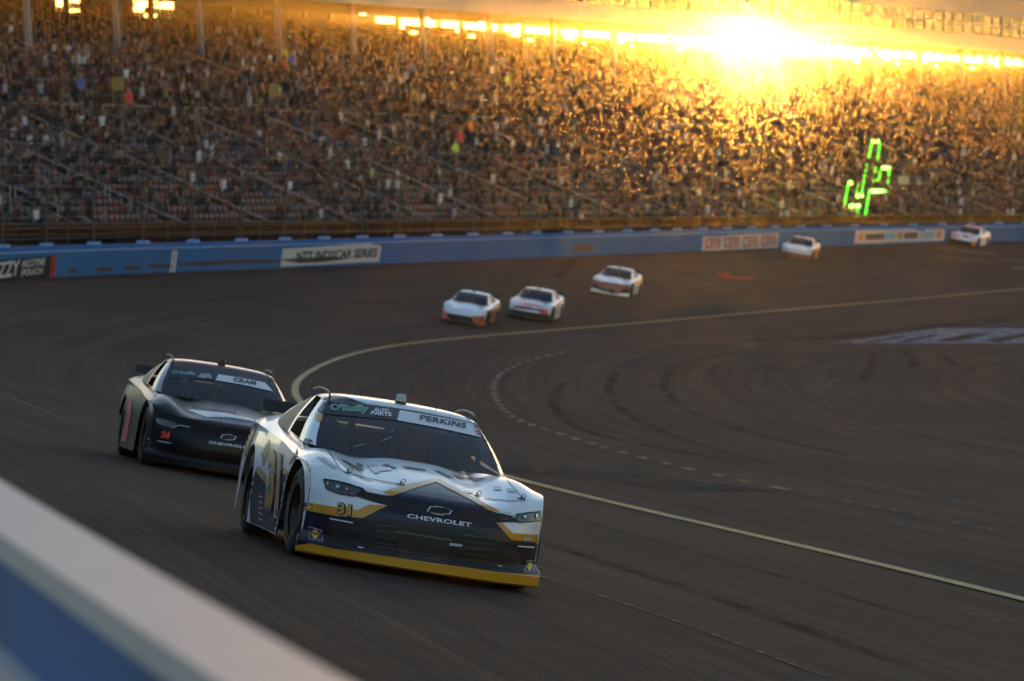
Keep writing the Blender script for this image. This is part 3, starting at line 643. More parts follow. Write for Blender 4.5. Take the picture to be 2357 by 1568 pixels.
# painted emblem in the run-off on the right
def flat_px(P, name, m_, dz):
    bm = bmesh.new(); bm.faces.new([bm.verts.new((x, y, 0)) for x, y in P]); refine(bm, 40, 5); bm.verts.ensure_lookup_table()
    v = []
    for q in bm.verts: h = ground(q.co.x, q.co.y); v.append((h.x, h.y, surf(h.x, h.y)[0]+dz))
    f = [[x.index for x in t.verts] for t in bm.faces]; bm.free(); o = tag(obj(name, mesh_data(name, v, f), m_), kind='structure'); return o
M_EMB = worn('emblem_paint', (.24, .26, .33), .54)
flat_px([(1912, 791), (2080, 768), (2160, 756), (2420, 757), (2420, 792)], 'painted_emblem', M_EMB, .02)
for P in ([(1985, 789), (2075, 776), (2085, 778), (2005, 790)], [(2060, 789), (2150, 771), (2162, 773), (2085, 790)], [(2150, 786), (2230, 770), (2290, 768), (2200, 788)], [(2260, 786), (2357, 768), (2380, 772), (2300, 789)]): flat_px(P, 'painted_stripe', mat('stripe_gap', (.03, .02, .018), .95, spec=.05), .03)
line_px('painted_emblem_edge', [(2350, 752), (2240, 757), (2150, 766), (1912, 793)], .3, M_FAINT, .034)
for P in ([(2160, 572), (2230, 580), (2300, 586)], [(2150, 590), (2220, 597), (2290, 607)], [(2330, 618), (2400, 622)], [(2300, 598), (2400, 606)]): line_px('lane_mark', P, .35, M_DASH, .02)
M_ORG = mat('orange_debris', (.45, .06, .02), .6)
for k, (x, y, w_) in enumerate(((1665, 634, .3), (1683, 641, .5), (1718, 643, .35))):
    q = ground(x, y); o = MB().obox((0, 0, .05), (w_, .1*k, 0), (-.05, .15, 0), (0, .02, .05)).build('debris', M_ORG); o.location = q; tag(o, ('small orange scrap lying on the banking, leftmost of three', 'longest orange scrap lying on the banking', 'slanted orange scrap lying on the banking, rightmost of three')[k], 'debris')

# ------------------------------------------------------------------ race cars
# car frame: x to the viewer's right when the car faces the camera, y backwards from the nose, z up
#        yc    zc     ye    ze      centre profile and edge profile of the upper skin, nose to tail
PROF = [(.075, .07, .47, .07), (.045, .16, .46, .16), (.03, .27, .455, .27), (.035, .37, .455, .36), (.055, .455, .455, .43), (.085, .515, .46, .49), (.115, .555, .46, .535), (.150, .585, .47, .575),
        (.20, .612, .49, .622), (.30, .640, .53, .665), (.45, .672, .60, .700), (.70, .715, .76, .728), (.95, .755, .96, .742), (1.2, .79, 1.2, .752), (1.42, .815, 1.42, .765), (1.62, .83, 1.62, .778),
        (1.95, .86, 1.95, .80), (2.4, .885, 2.4, .825), (2.9, .91, 2.9, .85), (3.4, .95, 3.4, .88), (3.75, .985, 3.75, .90), (4.1, 1.015, 4.1, .905), (4.45, 1.02, 4.40, .905), (4.74, 1.01, 4.58, .89), (4.83, .96, 4.62, .83), (4.87, .72, 4.64, .62), (4.86, .55, 4.64, .53), (4.80, .46, 4.62, .46)]
LIP = 8; HOOD1 = 15
def XS(y, z):                                # half width of the side at a place
    y = np.asarray(y, float)
    b = np.interp(y, [.4, .55, .75, .95, 1.4, 2.3, 3.0, 3.6, 4.2, 4.7], [.878, .925, .965, .985, .972, .950, .955, .972, .945, .885])
    t = np.clip((np.asarray(z, float)-.50)/.35, 0, 1)
    lo = np.clip((.30-np.asarray(z, float))/.2, 0, 1)
    return b-.055*t**2+.012*lo
AR = .385; WY = (.89, 3.62); WZ = .345; TR = .345
def zlow(y):
    z = .115+.34*max(0, min(1, (y-4.0)/.5))
    for c in WY:
        d = AR**2-(y-c)**2
        if d > 0: z = max(z, WZ+math.sqrt(d))
    return z
ZE = [(p[2], p[3]) for p in PROF[LIP-1:24]]
def zedge(y): return float(np.interp(y, [q[0] for q in ZE], [q[1] for q in ZE]))
us = np.linspace(-1, 1, 49); us = np.sign(us)*(1-(1-np.abs(us))**1.45)
def top_pt(u, k, sub=None):
    if isinstance(k, tuple): yc, zc, ye, ze = k
    else: yc, zc, ye, ze = PROF[k]
    a = abs(u); y = yc+(ye-yc)*a**2.9; nexp = 5.0 if yc > .19 and yc < 4.7 else 2.6
    z = ze+(zc-ze)*(1-a**nexp)
    if .15 < yc < 1.7:                       # power bulge, valleys and fender humps of the bonnet
        wv = max(0, min(1, (y-.22)/.35))*max(0, min(1, (1.75-y)/.3))
        z += wv*(.022*math.exp(-(a/.30)**4)-.030*math.exp(-((a-.50)/.13)**2)+.060*math.exp(-((a-.79)/.14)**2)*math.exp(-((y-.90)/.55)**2))
    return Vector((u*float(XS(ye, ze)), y, z))
def rows_between(i0, i1, n=3):
    out = []
    for i in range(i0, i1):
        for s in range(n):
            t = s/n; out.append(tuple(PROF[i][q]*(1-t)+PROF[i+1][q]*t for q in range(4)))
    out.append(PROF[i1]); return out
def sub_grid(name, rows, cols): 
    mb = MB(); mb.grid([[top_pt(u, r) for u in cols] for r in rows]); return mesh_data(name, mb.v, mb.f, True)
CARM = {}
hood_u = [u for u in us if abs(u) < .70]; 
ul = [u for u in us if u <= hood_u[0]+1e-9]; ur = [u for u in us if u >= hood_u[-1]-1e-9]
CARM['front_bumper'] = sub_grid('front_bumper', rows_between(0, LIP), us)
for q_ in CARM['front_bumper'].polygons: q_.material_index = 1 if q_.center.z < .355 else 0
CARM['front_bumper'].materials.append(None); CARM['front_bumper'].materials.append(None)
CARM['hood'] = sub_grid('hood', rows_between(LIP, HOOD1), hood_u)
CARM['fender_r'] = sub_grid('fender', rows_between(LIP, HOOD1), ul); CARM['fender_l'] = sub_grid('fender', rows_between(LIP, HOOD1), ur)
du = [u for u in us if abs(u) >= .80]; dl = [u for u in du if u < 0]; dr = [u for u in du if u > 0]
mb = MB(); mb.grid([[top_pt(u, r) for u in dl] for r in rows_between(HOOD1, 20, 2)]); mb.grid([[top_pt(u, r) for u in dr] for r in rows_between(HOOD1, 20, 2)]); mb.grid([[top_pt(u, r) for u in us] for r in rows_between(20, 27, 2)])
CARM['rear_deck'] = mesh_data('rear_deck', mb.v, mb.f, True)
def side(sg):
    ys = sorted(set(list(np.linspace(.47, 4.62, 46))+[c+AR*math.cos(t) for c in WY for t in np.linspace(.02, math.pi-.02, 22)]))
    mb = MB(); rows = []
    for y in ys:
        if y < .465 or y > 4.63: continue
        a = zlow(y); b = zedge(y); rows.append([Vector((sg*float(XS(y, a+(b-a)*s)), y, a+(b-a)*s)) for s in np.linspace(0, 1, 13)])
    f0 = [[Vector((sg*float(XS(PROF[i][2], PROF[i][3])), PROF[i][2], PROF[i][3]))] for i in range(0, LIP)]
    mb.grid(rows); return mesh_data('side_panel', mb.v, mb.f, True)
CARM['side_r'] = side(-1); CARM['side_l'] = side(1)
# wheel house liners and under tray
mb = MB().box(-.80, .80, .30, 4.7, .12, .14).box(-.62, .62, .5, 1.5, .12, .62).box(-.62, .62, 3.2, 4.2, .12, .70); CARM['under_tray'] = mesh_data('under_tray', mb.v, mb.f)
# lip spoiler under the nose
mb = MB(); rows = []
for u in us:
    q = top_pt(u, 1); q0 = top_pt(u, 0); o = .035+.02*abs(u)**4; sx = 1.045
    h = .150-.01*(1-abs(u))
    rows.append([(q.x, q.y+.01, h+.055+.02*abs(u)**6), (q.x*sx, q.y-o*.7, h+.02), (q.x*sx, q.y-o, h-.012), (q.x*sx, q.y-o, .065), (q.x*sx, q.y-o+.03, .05), (q.x, q.y+.10, .05)])
mb.grid(rows); CARM['splitter'] = mesh_data('splitter', mb.v, mb.f, False)
# greenhouse
def ws_pt(u, t):
    b = Vector((.745*u, 1.36+.26*u*u, .812+.018*u*u)); c = Vector((.605*u, 2.20+.10*u*u, 1.218-.022*u*u)); q = b.lerp(c, t); q.z += .030*math.sin(math.pi*t)*(1-.3*u*u); return q
un = np.linspace(-1, 1, 21)
CARM['windshield'] = (lambda mb: mesh_data('windshield', mb.v, mb.f, True))((lambda mb: (mb.grid([[ws_pt(u, t) for u in un] for t in np.linspace(0, 1, 9)]), mb)[1])(MB()))
RY = [(2.20, 1.218, .605), (2.23, 1.237, .612), (2.34, 1.255, .617), (2.6, 1.267, .617), (2.9, 1.267, .61), (3.15, 1.255, .60), (3.28, 1.242, .59)]
def rf_pt(u, r): y, z, hw = r; a = abs(u); return Vector((hw*u*1.02, y+.10*u*u*max(0, (2.6-y)/.4), z-.022*u*u-.035*a**7))
mb = MB(); mb.grid([[rf_pt(u, r) for u in np.linspace(-1, 1, 25)] for r in RY]); CARM['roof'] = mesh_data('roof', mb.v, mb.f, True)
mb = MB(); mb.grid([[Vector((.59*u, 3.28, 1.242-.03*u*u)).lerp(Vector((.66*u, 4.06+.05*(1-u*u), 1.02-.02*u*u)), t) for u in un] for t in np.linspace(0, 1, 5)]); CARM['rear_window'] = mesh_data('rear_window', mb.v, mb.f, True)
def gh(sg, yb, yr, t):                       # side of the greenhouse between belt and roof
    zb = .84+.12*((yb-1.6)/2.4)**1.3 if yb > 1.6 else .84; xb = .80-.10*max(0, (yb-3.2)/.95)**2
    if yb < 1.75: xb = .745+.055*(yb-1.62)/.13
    zr = float(np.interp(yr, [2.20, 2.35, 2.6, 2.9, 3.3], [1.168, 1.193, 1.208, 1.208, 1.175])); xr = float(np.interp(yr, [2.2, 2.6, 3.3], [.614, .628, .600]))
    q = Vector((sg*xb, yb, zb)).lerp(Vector((sg*xr, yr, zr)), t); q.x += sg*.02*math.sin(math.pi*t); return q
def gh_panel(yb0, yb1, yr0, yr1, sgs, n=6):
    mb = MB()
    for sg in sgs: mb.grid([[gh(sg, yb0+(yb1-yb0)*a, yr0+(yr1-yr0)*a, t) for t in np.linspace(0, 1, 9)] for a in np.linspace(0, 1, n)])
    return mb
for sg, sd in ((-1, 'r'), (1, 'l')):
    mb = gh_panel(1.60, 2.12, 2.24, 2.48, (sg,))
    mb.grid([[Vector((sg*.747, 1.62, .832)).lerp(Vector((sg*.607, 2.30, 1.196)), t)+Vector((0, 0, .025*math.sin(math.pi*t))), gh(sg, 1.60, 2.24, t)] for t in np.linspace(0, 1, 9)])
    CARM['a_pillar_'+sd] = mesh_data('windscreen_pillar', mb.v, mb.f, True)
    mb = gh_panel(2.74, 2.83, 2.82, 2.92, (sg,), 2); CARM['b_pillar_'+sd] = mesh_data('door_pillar', mb.v, mb.f, True)
    mb = gh_panel(2.83, 3.78, 2.92, 3.24, (sg,)); CARM['quarter_'+sd] = mesh_data('quarter_window', mb.v, mb.f, True)
    mb = gh_panel(3.78, 4.12, 3.24, 3.31, (sg,), 3); CARM['c_pillar_'+sd] = mesh_data('rear_pillar', mb.v, mb.f, True)
    mb = MB(); mb.grid([[gh(sg, 1.6+2.5*a, 2.24+1.05*a, 1), rf_pt(sg, RY[min(6, int(a*6.99))] if a < 1 else RY[6])] for a in np.linspace(0, 1, 14)])
    CARM['drip_'+sd] = mesh_data('drip_rail', mb.v, mb.f, True)
# interior: floor pan, seat, roll cage, dash, steering wheel
mb = MB().box(-.74, .74, 1.66, 4.05, .18, .40).box(-.72, .72, 1.62, 1.80, .40, .80); CARM['dashboard'] = mesh_data('dashboard', mb.v, mb.f)
mb = MB().tube([(.70, 1.80, .6), (.57, 2.40, 1.20), (.56, 3.15, 1.20), (.60, 3.3, .4)], .020).tube([(-.70, 1.80, .6), (-.57, 2.40, 1.20), (-.56, 3.15, 1.20), (-.60, 3.3, .4)], .020).tube([(-.57, 2.40, 1.21), (.57, 2.40, 1.21)], .022).tube([(-.57, 3.12, 1.17), (.57, 3.12, 1.17)], .022).tube([(-.57, 3.12, 1.15), (.30, 3.2, .5)], .022).tube([(-.02, 2.30, 1.21), (-.10, 1.80, .78)], .02).tube([(-.25, 3.14, 1.16), (-.25, 3.14, .5)], .03).tube([(.05, 3.14, 1.16), (.05, 3.14, .5)], .03)
CARM['roll_cage'] = mesh_data('roll_cage', mb.v, mb.f, True)
mb = MB().box(.12, .62, 2.75, 2.95, .35, 1.06).box(.10, .18, 2.45, 2.9, .7, 1.08).box(.56, .64, 2.45, 2.9, .7, 1.08).box(.12, .62, 2.3, 2.8, .35, .5); CARM['seat'] = mesh_data('seat', mb.v, mb.f)
mb = MB().tube([(.37+.18*math.cos(t), 2.08-.05*math.sin(t), .86+.17*math.sin(t)) for t in np.arange(14)*math.pi/7], .017, 5, True); CARM['steering_wheel'] = mesh_data('steering_wheel', mb.v, mb.f, True)
# rear spoiler, roof rails, roof camera, aerial
mb = MB(); mb.grid([[Vector((x, 4.70-.06*(x/.78)**2, 1.0)), Vector((x, 4.78-.06*(x/.78)**2, 1.10)), Vector((x, 4.79-.06*(x/.78)**2, 1.10)), Vector((x, 4.72-.06*(x/.78)**2, 1.0))] for x in np.linspace(-.78, .78, 9)]); mb.f.append((0, 1, 2, 3)); mb.f.append((32, 33, 34, 35)); CARM['spoiler'] = mesh_data('spoiler', mb.v, mb.f)
def rr(sg):
    mb = MB().tube([(sg*.592, y, z) for y, z in [(2.245, 1.195), (2.25, 1.218), (2.28, 1.240), (2.34, 1.256), (2.45, 1.267), (2.6, 1.276), (2.9, 1.278), (3.2, 1.255)]], .009, 6); return mesh_data('roof_rail', mb.v, mb.f, True)
CARM['rail_r'] = rr(-1); CARM['rail_l'] = rr(1)
def lathe(prof, n=16):
    mb = MB(); P = [[Vector((r*math.cos(t), r*math.sin(t), z)) for t in np.linspace(0, 2*math.pi, n+1)] for r, z in prof]; mb.grid(P); return mb
mb = lathe([(0, .062), (.028, .060), (.038, .052), (.042, .02), (.042, .0)]); CARM['camera_cap'] = mesh_data('camera_cap', mb.v, mb.f, True)
mb = lathe([(.046, .0), (.047, -.015), (.050, -.05)]); CARM['camera_foot'] = mesh_data('camera_foot', mb.v, mb.f, True)
mb = MB().tube([(0, 0, 0), (0, .01, .065)], .0025, 4); CARM['aerial'] = mesh_data('aerial', mb.v, mb.f)
# wheels
def wheel_prof(): return [(.20, -.135), (.30, -.14), (.335, -.12), (.345, -.07), (.345, .07), (.335, .12), (.30, .14), (.20, .135)]
mb = MB(); P = [[Vector((z, r*math.cos(t), r*math.sin(t))) for t in np.linspace(0, 2*math.pi, 41)] for r, z in wheel_prof()]; mb.grid(P); CARM['tyre'] = mesh_data('tyre', mb.v, mb.f, True)
mb = MB(); P = [[Vector((z, r*math.cos(t), r*math.sin(t))) for t in np.linspace(0, 2*math.pi, 25)] for r, z in ((.20, -.12), (.185, -.11), (.175, -.06), (.07, -.05), (.06, -.09), (.0, -.095))]; mb.grid(P); P = [[Vector((z, r*math.cos(t), r*math.sin(t))) for t in np.linspace(0, 2*math.pi, 25)] for r, z in ((.20, .12), (.185, .11), (.175, .06), (.07, .05), (.06, .09), (.0, .095))]; mb.grid(P)
CARM['rim'] = mesh_data('rim', mb.v, mb.f, True)
mb = MB().tube([(-.143, .262*math.cos(t), .262*math.sin(t)) for t in np.linspace(.4, 2.6, 12)], .006, 4).tube([(-.143, .262*math.cos(t), .262*math.sin(t)) for t in np.linspace(3.5, 5.7, 12)], .006, 4); CARM['tyre_mark'] = mesh_data('sidewall_stripe', mb.v, mb.f)
# bonnet pin: post, clip ring
mb = MB().tube([(0, 0, 0), (0, 0, .03)], .006, 5).tube([(.018+.016*math.cos(t), -.005, .03+.016*math.sin(t)) for t in np.arange(10)*math.pi/5], .0028, 4, True).box(-.03, .03, -.008, .008, .0, .008); CARM['hood_pin'] = mesh_data('hood_pin', mb.v, mb.f)

M_TYRE = mat('tyre_rubber_black', (.018, .017, .017), .75, noise=(6, .5, (.035, .032, .03), .3)); M_RIM = mat('wheel_steel', (.04, .04, .042), .4, .7); M_YMARK = mat('sidewall_yellow', (.16, .13, .03), .8)
M_BLK = mat('black_trim', (.012, .012, .013), .45); M_INT = mat('cabin_dark', (.02, .02, .022), .7); M_CAGE = mat('cage_grey', (.30, .30, .31), .5); M_UNDER = mat('underside', (.008, .008, .008), .9)
M_QDK = mat('quarter_window_dark', (.02, .02, .022), .45, spec=.12); M_GLS = glass_mat('windshield_glass', (.42, .42, .45), .42, (.10, .098, .118)); M_QGL = glass_mat('quarter_glass', (.10, .10, .11), .7); M_RGL = glass_mat('rear_glass', (.55, .55, .58), .08)
def make_car(px, py, yaw, liv, label, detail=True):
    """liv: dict part -> material, px/py: where the middle of the lip under the nose meets the picture"""
    q = ground(px, py); z, i, p = surf(q.x, q.y)
    t = Vector((WT[i, 0], WT[i, 1], 0)); s = Vector((WN[i, 0], WN[i, 1], 0))
    dz_s = -BANK if p < PL else -.035; dzt = float((WC[min(i+6, len(WC)-1), 2]-WC[max(i-6, 0), 2])/(WS[min(i+6, len(WC)-1)]-WS[max(i-6, 0)]))
    nrm = Vector((t.x, t.y, dzt)).cross(Vector((s.x, s.y, dz_s))); nrm = nrm if nrm.z > 0 else -nrm; nrm.normalize()
    yv = Matrix.Rotation(yaw, 3, nrm) @ Vector((t.x, t.y, dzt)); yv = (yv-nrm*yv.dot(nrm)).normalized(); xv = yv.cross(nrm)
    Mx = Matrix(((xv.x, yv.x, nrm.x, q.x), (xv.y, yv.y, nrm.y, q.y), (xv.z, yv.z, nrm.z, q.z), (0, 0, 0, 1)))
    root = empty('race_car'); root.matrix_world = Mx; tag(root, label, 'race car', 'cars racing round the bend')
    def part(key, name, m_, parent=root):
        d = CARM[key]; o = bpy.data.objects.new(name, d); C.objects.link(o); o.parent = parent
        if len(d.materials) == 0: d.materials.append(None)
        o.material_slots[0].link = 'OBJECT'; o.material_slots[0].material = m_; return o
    P = {}
    for key, name in (('front_bumper', 'front_bumper'), ('hood', 'hood'), ('fender_r', 'fender'), ('fender_l', 'fender'), ('side_r', 'side_panel'), ('side_l', 'side_panel'), ('rear_deck', 'rear_deck'), ('roof', 'roof'), ('a_pillar_r', 'windscreen_pillar'), ('a_pillar_l', 'windscreen_pillar'), ('c_pillar_r', 'rear_pillar'), ('c_pillar_l', 'rear_pillar'), ('drip_r', 'drip_rail'), ('drip_l', 'drip_rail'), ('b_pillar_r', 'door_pillar'), ('b_pillar_l', 'door_pillar'), ('splitter', 'splitter')):
        P[key] = part(key, name, liv.get(key, liv['body']))
    fb = P['front_bumper']; fb.material_slots[1].link = 'OBJECT'; fb.material_slots[1].material = liv.get('bumper_low', liv.get('front_bumper', liv['body']))
    P['windshield'] = part('windshield', 'windshield', M_GLS); part('quarter_r', 'quarter_window', M_QDK); part('quarter_l', 'quarter_window', M_QDK); part('rear_window', 'rear_window', M_RGL)
    part('under_tray', 'under_tray', M_UNDER); part('dashboard', 'dashboard', M_INT); part('spoiler', 'spoiler', M_BLK)
    part('roll_cage', 'roll_cage', M_CAGE); part('seat', 'seat', M_INT)
    for k, (sx, wy) in enumerate(((-1, WY[0]), (1, WY[0]), (-1, WY[1]), (1, WY[1]))):
        w_ = empty('wheel'); w_.parent = root; w_.location = (sx*.795, wy, TR)
        if wy < 2: w_.rotation_euler.z = R(liv.get('steer', 0))
        part('tyre', 'tyre', M_TYRE, w_); part('rim', 'rim', M_RIM, w_)
        if detail and sx < 0: part('tyre_mark', 'sidewall_stripe', M_YMARK, w_)
    cp_ = empty('roof_camera'); cp_.parent = root; cp_.location = (-.01, 2.36, 1.272); part('camera_cap', 'camera_cap', liv.get('cam', M_BLK), cp_); part('camera_foot', 'camera_foot', M_BLK, cp_)
    if detail:
        part('rail_r', 'roof_rail', M_BLK); part('rail_l', 'roof_rail', M_BLK); part('steering_wheel', 'steering_wheel', M_BLK)
        for x, y in ((.30, 2.45), (-.25, 2.9), (-.15, 2.95)): a = part('aerial', 'aerial', M_BLK); a.location = (x, y, 1.25)
    # bvh of the outer skin for print and fittings
    skin = bvh_of([(P[k], Mx) for k in ('front_bumper', 'hood', 'fender_r', 'fender_l', 'side_r', 'side_l', 'rear_deck', 'roof', 'a_pillar_r', 'a_pillar_l', 'c_pillar_r', 'c_pillar_l', 'splitter', 'windshield')])
    return dict(root=root, P=P, M=Mx, inv=Mx.inverted(), skin=skin, part=part, label=label)
# ------------------------------------------------------------------ liveries
WHITE = paint('paint_white', (.78, .79, .82)); NAVY = mat('paint_navy', (.009, .008, .026), .32, coat=.2, spec=.3); GOLD = paint('paint_gold', (.62, .28, .012), True)
BLACKP = mat('paint_black', (.005, .005, .006), .3, coat=.1, spec=.2); GRILLE = mat('grille_black', (.006, .006, .006), .55); SILVER = mat('badge_silver', (.55, .55, .56), .35, .3); LENS = mat('lamp_lens_glass', (.05, .05, .055), .06, 0, 1.0, .8)
DULL = mat('lamp_dull', (.16, .14, .13), .25, .9); CHROME = mat('lamp_chrome', (.75, .73, .72), .18, 1.0); SEAM = mat('panel_gap', (.05, .05, .06), .7); LTXT = mat('letter_white', (.70, .70, .74), .45); GREEN = mat('letter_green', (.04, .22, .13), .5); PGREEN = mat('letter_pale_green', (.35, .58, .50), .5)
GREYP = mat('print_grey', (.42, .43, .47), .4, coat=.5); REDL = mat('letter_red', (.75, .03, .02), .5, coat=.4); TEAL = mat('letter_teal', (.18, .42, .40), .5)
class Dress:
    def __init__(s, car, cv): s.c = car; s.cv = cv
    def poly(s, P, name, m_, par='front_bumper', off=.003, L=7): return decal([s.cv(*p) for p in P], name, m_, s.c['skin'], s.c['P'][par], s.c['inv'], off, L)
    def line(s, P, wd, name, m_, par='front_bumper', off=.005, L=7):
        k = abs(s.cv(1, 0)[0]-s.cv(0, 0)[0]); return stroke([s.cv(*p) for p in P], wd*k, name, m_, s.c['skin'], s.c['P'][par], s.c['inv'], off, L)
    def text(s, t, BL, BR, TL, name, m_, par='front_bumper', off=.006, bold=.02, sp=1.0): return text_decal(t, s.cv(*BL), s.cv(*BR), s.cv(*TL), name, m_, s.c['skin'], s.c['P'][par], s.c['inv'], off, 7, bold, sp)
    def disc(s, x, y, rx, ry, name, m_, par='front_bumper', off=.006): return s.poly([(x+rx*math.cos(t), y+ry*math.sin(t)) for t in np.arange(16)*math.pi/8], name, m_, par, off)
    def spot(s, x, y):                      # point on the skin, in car space
        h, n, _, _ = s.c['skin'].ray_cast(EYE, ray(*s.cv(x, y))); return s.c['inv'] @ h
c31 = lambda x, y: ((537+x/2.76)*.9428, (903+y/2.76)*.9428)
car1 = make_car(977, 1335, R(.9), dict(body=WHITE, bumper_low=NAVY, splitter=GOLD, cam=mat('camera_white', (.42, .42, .41), .5), steer=3), 'white, navy and gold race car number 31 leading in the foreground')
D = Dress(car1, c31)
D.poly([(515, 1182), (548, 940), (790, 975), (965, 998), (1040, 960), (1120, 915), (1100, 850), (1165, 850), (1455, 757), (1700, 880), (1830, 950), (1880, 1030), (1960, 1145), (2215, 1170), (2195, 1392), (2110, 1384), (1850, 1360), (1300, 1282), (760, 1202), (610, 1168)], 'navy_print', NAVY, L=5)
D.poly([(905, 850), (985, 822), (1090, 845), (1165, 856), (1500, 945), (1830, 958), (1960, 985), (2010, 1028), (1830, 1031), (1700, 1020), (1260, 960), (1130, 917), (1020, 888)], 'upper_grille', GRILLE, off=.006)
D.poly([(740, 1010), (1150, 1005), (1250, 1030), (1700, 1085), (1850, 1140), (2000, 1205), (2050, 1370), (1850, 1345), (1300, 1278), (760, 1190)], 'lower_grille', GRILLE, off=.006)
D.poly([(545, 887), (780, 925), (930, 945), (1010, 908), (1130, 918), (1040, 960), (965, 999), (790, 986), (545, 941)], 'gold_stripe', GOLD, off=.007)
D.poly([(1855, 1030), (1905, 1038), (1970, 1100), (2215, 1117), (2210, 1172), (1960, 1147)], 'gold_stripe', GOLD, off=.007)
D.poly([(1098, 832), (1140, 810), (1300, 768), (1435, 738), (1478, 740), (1690, 852), (1890, 960), (1810, 952), (1690, 882), (1455, 760), (1320, 800), (1165, 853)], 'gold_chevron', GOLD, 'hood', off=.007)
# lamps
for P, inner in (([(703, 742), (770, 752), (860, 775), (960, 808), (985, 824), (905, 856), (800, 835), (722, 805)], ((805, 800, 34, 34), (862, 815, 22, 26), (735, 775, 14, 24))), ([(1985, 1000), (1990, 978), (2060, 968), (2150, 957), (2155, 1018), (2010, 1030)], ((2050, 998, 26, 24), (2125, 990, 14, 26)))):
    lamp_ = D.poly(P, 'headlight', LENS, off=.010); car1['P']['lamp'] = lamp_
    for k, (x, y, rx, ry) in enumerate(inner): D.disc(x, y, rx, ry, 'lamp_reflector', DULL, 'lamp', off=.013); D.disc(x, y, rx*.62, ry*.62, 'lamp_bowl', LENS, 'lamp', off=.016); D.disc(x-rx*.2, y-ry*.2, rx*.36, ry*.32, 'lamp_glint', CHROME, 'lamp', off=.019)  # the small chrome discs are glints painted into the lamps
    D.line(P+P[:1], 7, 'lamp_surround', GRILLE, 'lamp', off=.014)
D.line([(905, 852), (985, 826), (1080, 846)], 5, 'chrome_trim', SILVER, off=.012); D.line([(1862, 970), (1945, 968), (1985, 1000), (2008, 1026)], 5, 'chrome_trim', SILVER, off=.012)
D.text('31', (788, 975), (888, 997), (798, 890), 'front_number', GRILLE, off=.011, bold=.09); D.text('31', (793, 970), (882, 988), (800, 896), 'front_number_face', GOLD, off=.014, bold=.03)
D.line([(745, 1003), (900, 1032)], 9, 'white_dash', LTXT, off=.011); D.line([(2000, 1188), (2110, 1195)], 9, 'white_dash', LTXT, off=.011); D.line([(1545, 1175), (1628, 1184)], 18, 'grey_tag', GREYP, off=.012)
bt = [(1390, 957), (1413, 925), (1445, 929), (1446, 921), (1510, 931), (1508, 944), (1568, 952), (1546, 980), (1508, 976), (1506, 986), (1440, 976), (1442, 964)]
D.poly(bt, 'emblem', SILVER, off=.011); cx = sum(x for x, y in bt)/12; cy = sum(y for x, y in bt)/12; D.poly([(cx+(x-cx)*.86, cy+(y-cy)*.76) for x, y in bt], 'emblem_fill', GRILLE, off=.014)
D.text('CHEVROLET', (1258, 1000), (1690, 1062), (1262, 973), 'maker_name', LTXT, off=.012, bold=.03, sp=1.05)
D.poly([(1890, 1000), (1935, 1003), (1930, 1016), (1885, 1013)], 'red_tag', mat('dull_red', (.20, .02, .02), .5), off=.012)
# mesh and slats of the lower grille
MESH = mat('grille_mesh', (.10, .09, .08), .5, .3)
for k in range(9): D.line([(1195+k*2, 1150+k*14), (1540-k*1, 1192+k*14)], 3.0, 'mesh_wire', MESH, off=.012)
for k in range(14): D.line([(1200+k*25, 1148+k*3.2), (1200+k*24.5, 1262+k*3.0)], 3.0, 'mesh_wire', MESH, off=.014)
for y in (1045, 1085, 1125, 1165, 1205): D.line([(1050, y), (1185, y+14)], 5, 'grille_slat', MESH, off=.013); D.line([(1640, y+70), (1840, y+92)], 5, 'grille_slat', MESH, off=.013)
D.line([(1190, 1090), (1560, 1150)], 12, 'grille_bar', MESH, off=.013)
for x, y in ((860, 1145), (955, 1150), (950, 1200), (1880, 1330), (1920, 1297), (1990, 1300)): D.line([(x-18, y-3), (x+18, y+3)], 5, 'duct_edge', CHROME, off=.014)
# fuel badges
for Q, tx in (([(603, 1056), (690, 1080), (696, 1162), (603, 1143)], ((612, 1118), (690, 1132), (614, 1098))), ([(2062, 1284), (2110, 1284), (2098, 1372), (2042, 1364)], None)):
    b = D.poly(Q, 'fuel_badge', LTXT, off=.010); car1['P']['badge'] = b; x0 = sum(p[0] for p in Q)/4; y0 = sum(p[1] for p in Q)/4
    D.poly([(x0+(x-x0)*.95, y0+(y-y0)*.95) for x, y in Q], 'badge_field', mat('badge_purple', (.035, .02, .06), .5), 'badge', off=.012)
    w_ = (Q[1][0]-Q[0][0])*.45; D.poly([(x0, y0-38), (x0+w_, y0), (x0, y0+38), (x0-w_, y0)], 'badge_diamond', mat('badge_yellow', (.75, .50, .03), .5), 'badge', off=.014)
    if tx: D.text('SUNOCO', *tx, 'badge_text', NAVY, 'badge', off=.017, bold=.05)
D.poly([(2040, 1128), (2090, 1130), (2094, 1150), (2036, 1148)], 'grey_tag', GREYP, off=.012)
# bonnet lettering, seams, pins
for P in ([(805, 602), (850, 617), (965, 680), (935, 682)], [(918, 630), (964, 640), (962, 680), (914, 668)], [(1085, 640), (1130, 640), (1188, 662), (1176, 670)], [(1228, 650), (1380, 672), (1390, 684), (1245, 664)], [(1435, 676), (1480, 684), (1580, 730), (1545, 730)], [(1565, 705), (1620, 716), (1660, 738), (1605, 734)], [(1640, 720), (1700, 728), (1800, 735), (1722, 754)]): D.poly(P, 'bonnet_letter', NAVY, 'hood', off=.006)
for P in ([(1040, 665), (1150, 662), (1160, 680), (1060, 690)], [(985, 640), (1060, 645), (1075, 700), (1040, 700)], [(650, 588), (705, 595), (800, 665), (765, 668)], [(1640, 815), (1700, 820), (1710, 835), (1650, 832)], [(1840, 785), (1890, 790), (1900, 815), (1850, 812)], [(1930, 800), (1990, 808), (2000, 830), (1945, 826)]): D.poly(P, 'bonnet_letter', GREYP, 'hood', off=.006)
